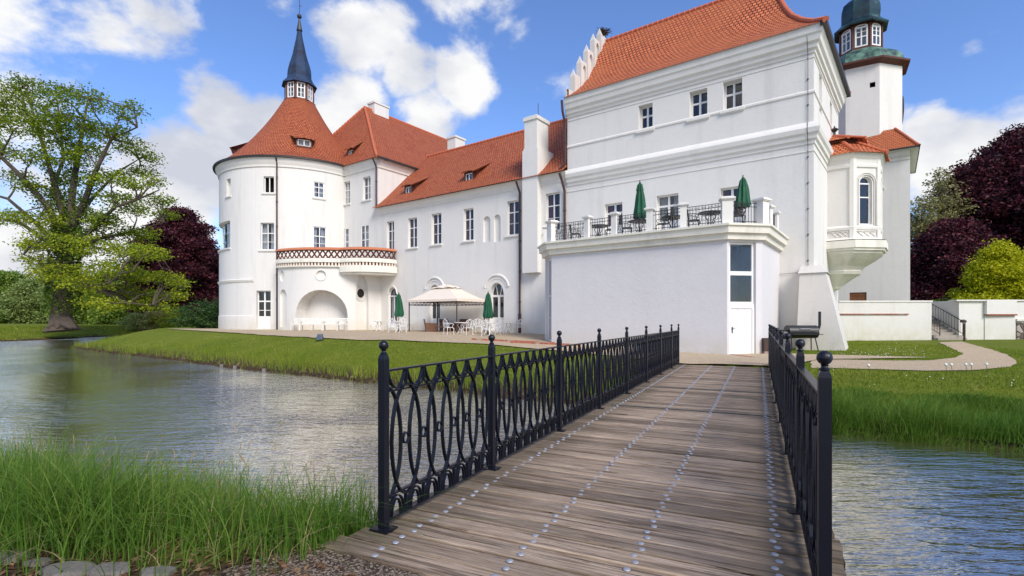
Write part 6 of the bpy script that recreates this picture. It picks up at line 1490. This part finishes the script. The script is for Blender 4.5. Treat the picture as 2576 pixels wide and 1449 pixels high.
def clumps(cs, dens, size, spread=1.0):
    """cs: centres/radii (x,y,z,rx,ry,rz); leaves in small twig-sized tufts near each clump's shell"""
    out_ = []; tt = []
    for (x, y, z, rx, ry, rz) in cs:
        nt = max(4, int(dens*(rx*ry*rz)**(2/3))); d = RNG.normal(size=(nt, 3)); d /= np.linalg.norm(d, axis=1)[:, None]; r_ = RNG.uniform(.35, 1.05, nt)[:, None]**.6
        c = np.array([x, y, z])+d*r_*np.array([rx, ry, rz]); k = 14; q = np.repeat(c, k, 0)+RNG.normal(size=(nt*k, 3))*np.array([1, 1, .45])*size*1.5*spread
        out_.append(q); tt.append(np.repeat(RNG.uniform(.1, .9, nt), k))
    return np.concatenate(out_), np.concatenate(tt)
def limb(b, A, Bp, r0, r1, bend=.12, seed=0):
    A, Bp = Vector(A), Vector(Bp); r_ = random.Random(seed); L_ = (Bp-A).length; o1 = Vector((r_.uniform(-1, 1), r_.uniform(-1, 1), r_.uniform(.2, 1)))*L_*bend; P = []
    for i in range(7): t = i/6; P.append(A.lerp(Bp, t)+o1*math.sin(PI*t)+Vector((r_.uniform(-1, 1), r_.uniform(-1, 1), r_.uniform(-1, 1)))*L_*.02)
    b.tube(P, [r0+(r1-r0)*i/6 for i in range(7)], 6, cap=False); return P
def tree(name, base, label, cat, H, Rr, z0, mat, nclump, dens, size, seed, cone=False, bark='bark_dark', trunk=.35, shape=(1, 1, 1), group=None, limbs=True, topk=.8):
    r_ = random.Random(seed); base = Vector(base); t = empty(name, base, label, cat, group); cs = []; b = MB(); ht = z0+(H-z0)*.55
    b.tube([base+Vector((0, 0, -.3)), base+Vector((0, 0, .6)), base+Vector((r_.uniform(-.2, .2), 0, ht*.5)), base+Vector((r_.uniform(-.3, .3), 0, ht)), base+Vector((0, 0, H*.93))], [trunk*1.5, trunk, trunk*.8, trunk*.5, .03], 8)
    for i in range(nclump):
        a = i*2.39996+r_.uniform(-.4, .4); h = (i+.5)/nclump; zz_ = z0+(H-z0)*h; env = math.sin(PI*min(1, (.12+.88*h))**topk)**.62 if h < 1 else .1
        if cone: env = min(1, 1.12*(1-h)**.75+.06)*(.75+.25*min(1, h*5))
        env = max(.12, env); rr_ = Rr*env*r_.uniform(.45, 1.0); cr = Rr*r_.uniform(.2, .36)*(.6+.4*env)
        c = base+Vector((rr_*math.cos(a)*shape[0], rr_*math.sin(a)*shape[1], zz_+r_.uniform(-.3, .3))); cs.append((c.x, c.y, c.z, cr*1.1, cr*1.1, cr*.7))
        if limbs and i % 2 == 0: limb(b, base+Vector((0, 0, min(ht, zz_*.75))), c, trunk*.28, .03, .08, seed+i)
    for i in range(nclump//3): a = r_.uniform(0, 6.28); h = r_.uniform(.1, .8); cs.append((base.x+Rr*.3*math.cos(a), base.y+Rr*.3*math.sin(a), base.z+z0+(H-z0)*h, Rr*.35, Rr*.35, Rr*.3))
    b.build('trunk', M[bark], t); P, tt = clumps(cs, dens, size); leaves('crown', P, size, M[mat], t, tint=tt); return t
# the great ivy-clad oak on the left
OY = 55.0
def pxw(x, y, dy=0): Y = OY+dy; return Vector(((x-1288)/F*Y, Y, (803-y)/F*Y))
oak_b = pxw(155, 826); oak = empty('oak_tree', oak_b, 'great old tree with ivy-clad trunk and open fresh green crown beside the moat', 'tree')
b = MB(); rr = random.Random(21)
def ptube(pl, w0, w1):
    n_ = len(pl); b.tube([pxw(*q) for q in pl], [.75*(w0+(w1-w0)*i/(n_-1))*OY/F for i in range(n_)], 8, cap=False)
b.tube([pxw(157, 832), pxw(155, 815), pxw(154, 790), pxw(160, 700), pxw(168, 620), pxw(172, 560)], [40*OY/F, 27*OY/F, 21*OY/F, 19*OY/F, 17*OY/F, 12*OY/F], 12)
for sx, sy in ((-36, 6), (36, 8), (-12, 12), (24, 10)): b.tube([pxw(155, 800), pxw(155+sx*.55, 815, -1), pxw(155+sx, 822+sy*.3, -1.5)], [.75, .5, .1], 7)
LB = [([(165, 610), (120, 520, -1), (60, 450, -2), (0, 392, -3), (-60, 350, -3)], 11, 3), ([(168, 600), (150, 500), (118, 400, 1), (92, 310, 1), (60, 215, 1)], 11, 2), ([(172, 590), (183, 480), (198, 380, 1), (212, 300, 1), (222, 245, 1)], 12, 2), ([(175, 590), (215, 500, -1), (245, 420, -2), (280, 350, -2), (345, 320, -2)], 11, 2),
      ([(178, 620), (235, 575, -2), (290, 520, -3), (345, 502, -3), (400, 478, -4)], 8, 1.5), ([(176, 640), (250, 600, 1), (330, 583, 2), (412, 560, 2)], 8, 1.5), ([(172, 700), (230, 720, -3), (275, 712, -4), (300, 690, -4), (335, 680, -5)], 5, 1.2), ([(170, 715), (250, 730, -2), (320, 762, -3), (385, 768, -3)], 5, 1.2),
      ([(160, 650), (110, 600, 1), (50, 560, 2), (-30, 540, 2)], 9, 3), ([(160, 640), (90, 560, 2), (20, 500, 2), (-50, 480, 2)], 8, 3), ([(165, 560), (130, 480, 3), (160, 400, 4), (150, 300, 4), (140, 230, 4)], 8, 2), ([(175, 560), (240, 490, 3), (300, 430, 4), (350, 400, 4)], 7, 1.5), ([(160, 680), (100, 660, -3), (60, 640, -4)], 6, 1)]
for pl, w0, w1 in LB: ptube(pl, w0, w1)
CL = [(75, 215, 52, 30), (20, 255, 50, 40), (-40, 270, 60, 50), (150, 238, 45, 30), (230, 255, 42, 30), (300, 282, 34, 18), (335, 275, 22, 20), (105, 290, 55, 35), (195, 305, 55, 34), (40, 320, 55, 30), (-30, 350, 50, 30), (150, 345, 55, 30), (250, 335, 45, 28), (300, 330, 30, 18), (15, 385, 35, 20), (100, 395, 45, 24), (220, 385, 48, 26), (175, 400, 40, 22), (330, 372, 45, 18), (375, 400, 28, 20), (350, 432, 48, 14), (285, 440, 40, 16), (240, 450, 30, 18), (165, 450, 40, 26), (330, 460, 40, 14), (385, 455, 24, 16),
      (300, 500, 50, 18), (385, 500, 48, 16), (410, 540, 40, 14), (345, 530, 40, 14), (150, 515, 50, 34), (215, 545, 52, 24), (285, 560, 50, 18), (360, 585, 50, 16), (110, 550, 44, 24), (75, 470, 44, 10), (30, 440, 40, 10), (50, 540, 44, 12), (10, 555, 44, 9), (130, 610, 60, 30), (210, 620, 64, 28), (300, 630, 66, 24), (375, 640, 50, 18), (90, 650, 36, 18), (70, 620, 30, 12), (260, 680, 70, 24), (345, 690, 60, 22), (410, 700, 44, 18), (455, 715, 34, 12), (140, 690, 60, 28), (225, 720, 66, 22), (310, 735, 60, 22), (380, 745, 50, 18), (440, 745, 36, 12), (110, 690, 40, 20), (330, 770, 50, 14), (250, 760, 50, 16), (400, 775, 40, 10)]
cs = []
for (x, y, rx, ry) in CL:
    for q in range(2):
        c = pxw(x+rr.uniform(-.3, .3)*rx, y+rr.uniform(-.3, .3)*ry, rr.uniform(-5, 5)); k = OY/F; cs.append((c.x, c.y, c.z, rx*k*.8, rx*k*.8, ry*k*.9))
        s0 = min((pxw(*p_) for pl, _, _ in LB for p_ in pl[1:]), key=lambda w: (w-c).length); limb(b, s0, c, .11, .02, .1, int(x+y+q))
        for _ in range(3): e = c+Vector((rr.uniform(-1, 1)*rx, rr.uniform(-1, 1)*rx, rr.uniform(-.6, 1.3)*ry))*k; limb(b, s0.lerp(c, rr.uniform(.4, .9)), e, .045, .012, .1, rr.randint(0, 9999))
b.build('trunk', M['bark'], oak); P, tt = clumps(cs, 20, .22, 1.25)
hgt = np.clip((P[:, 2]-2)/22, 0, 1); leaves('crown', P, .235, M['leaf_oak'], oak, tint=np.clip(tt*.55+.42*(1-hgt), 0, 1))
ts = []; 
for q in range(5200):
    t = rr.random()**.9; c = pxw(156+14*t+rr.gauss(0, 3), 792-225*t); a = rr.uniform(0, 6.28); r_ = (1.35-.35*t)*(1+.25*rr.random()); ts.append((c.x+r_*math.cos(a), c.y+r_*math.sin(a), c.z+rr.gauss(0, .1)))
for pl, w0, w1 in LB[:6]:
    for i in range(2):
        for q in range(420): c = pxw(*pl[i]).lerp(pxw(*pl[i+1]), rr.random()); ts.append((c.x+rr.gauss(0, .45), c.y+rr.gauss(0, .45), c.z+rr.gauss(0, .4)))
leaves('ivy', np.array(ts), .26, M['leaf_ivy'], oak)
# trees behind on the left
G = lambda px, Y: ((px-1288)/F*Y, Y, g1((px-1288)/F*Y, Y))
tree('copper_beech', G(455, 78), 'dark purple beech with spreading crown left of the round tower', 'tree', 17.3, 6.6, .6, 'leaf_purple', 60, 55, .32, 31, trunk=.4)
tree('copper_beech', G(400, 84), 'smaller reddish purple tree partly behind the great ivy-clad tree', 'tree', 12, 5, .6, 'leaf_purple', 34, 45, .32, 33, trunk=.3)
tree('copper_beech', G(522, 84), 'low dark purple tree just left of the round tower wall', 'tree', 12.5, 4.6, .4, 'leaf_purple', 34, 45, .32, 35, trunk=.3)
for (px, Y, H, r_, mt, lab, s) in ((15, 120, 11.5, 7.5, 'leaf_mid', 'mid green bushy tree at the far left edge of the park', 41), (90, 118, 9.5, 6.0, 'leaf_soft', 'pale blue-green willow left of the great trunk', 42), (205, 112, 10.5, 6.5, 'leaf_soft', 'pale green tree just right of the great trunk', 43), (275, 100, 9.5, 6, 'leaf_mid', 'broad green tree between the great trunk and the purple beech', 44), (335, 96, 8, 5, 'leaf_mid', 'low green tree in front of the purple beeches', 45), (-60, 125, 13, 8, 'leaf_mid', 'green tree beyond the left edge of the lawn', 46)):
    tree('park_tree', G(px, Y), lab, 'tree', H, r_, .2, mt, 34, 26, .42, s, group='trees across the lawn', limbs=False)
for (px, Y, H, r_, mt, lab, s, sh) in ((352, 68, 1.9, 2.2, 'leaf_soft', 'pale grey-green shrub at the left end of the shrub row', 51, (1.2, 1, 1)), (405, 68, 2.3, 2.8, 'leaf_olive', 'yellowish reedy shrub in the middle of the shrub row', 52, (1.5, .8, 1)), (455, 67, 2.1, 2.6, 'leaf_oak', 'light green shrub left of the dark rhododendron', 53, (1.5, .8, 1)), (512, 47, 2.35, 1.9, 'leaf_bush', 'dark glossy rhododendron bush beside the round tower', 54, (1.1, 1, 1)), (542, 46.5, 2.5, 1.5, 'leaf_bush', 'dark glossy bush touching the round tower wall', 55, (1, 1, 1))):
    t = tree('shrub', G(px, Y), lab, 'shrub', H, r_, .1, mt, 22, 60, .16, s, trunk=.05, shape=sh, limbs=False)
# right side
tree('copper_beech', G(2600, 60), 'huge dark purple beech behind the garden wall at the right', 'tree', 22.5, 10.5, 1.2, 'leaf_purple', 120, 60, .34, 61, trunk=.55, topk=.75)
tree('copper_beech', G(2392, 52), 'lower dark purple tree between the octagonal tower and the steps', 'tree', 10.6, 5.2, .2, 'leaf_purple', 70, 50, .28, 62, trunk=.3)
tree('park_tree', G(2370, 58), 'sparse pale olive tree rising between the octagonal tower and the purple beech', 'tree', 18.0, 2.9, 6, 'leaf_olive', 40, 20, .26, 63, bark='bark', trunk=.25)
tree('park_tree', G(2318, 57), 'yellowish green tree close beside the octagonal tower', 'tree', 14.5, 2.7, 3, 'leaf_olive', 36, 24, .26, 64, bark='bark', trunk=.25)
tree('maple_tree', G(2515, 42), 'bright yellow-green maple behind the garden wall', 'tree', 7.1, 3.2, .4, 'leaf_yellow', 80, 85, .18, 65, cone=True, trunk=.16)
tree('shrub', G(2372, 44), 'small green shrub behind the top of the stone steps', 'shrub', 3.0, 1.3, .1, 'leaf_mid', 16, 60, .16, 66, trunk=.05, limbs=False)
# far wood closing the park all round
cs = []; rr = random.Random(77)
for i in range(150):
    X = -420+840*i/149+rr.uniform(-3, 3); Y = 215+rr.uniform(-15, 25)
    for k in range(3): h = rr.uniform(6, 15); cs.append((X+rr.uniform(-4, 4), Y, h*(.3+.3*k)-1, 4.5, 4, 3.4))
P, tt = clumps(cs, 7, .9); leaves('far_wood', P, 1.1, M['leaf_mid'], None, tint=tt)['kind'] = 'stuff'
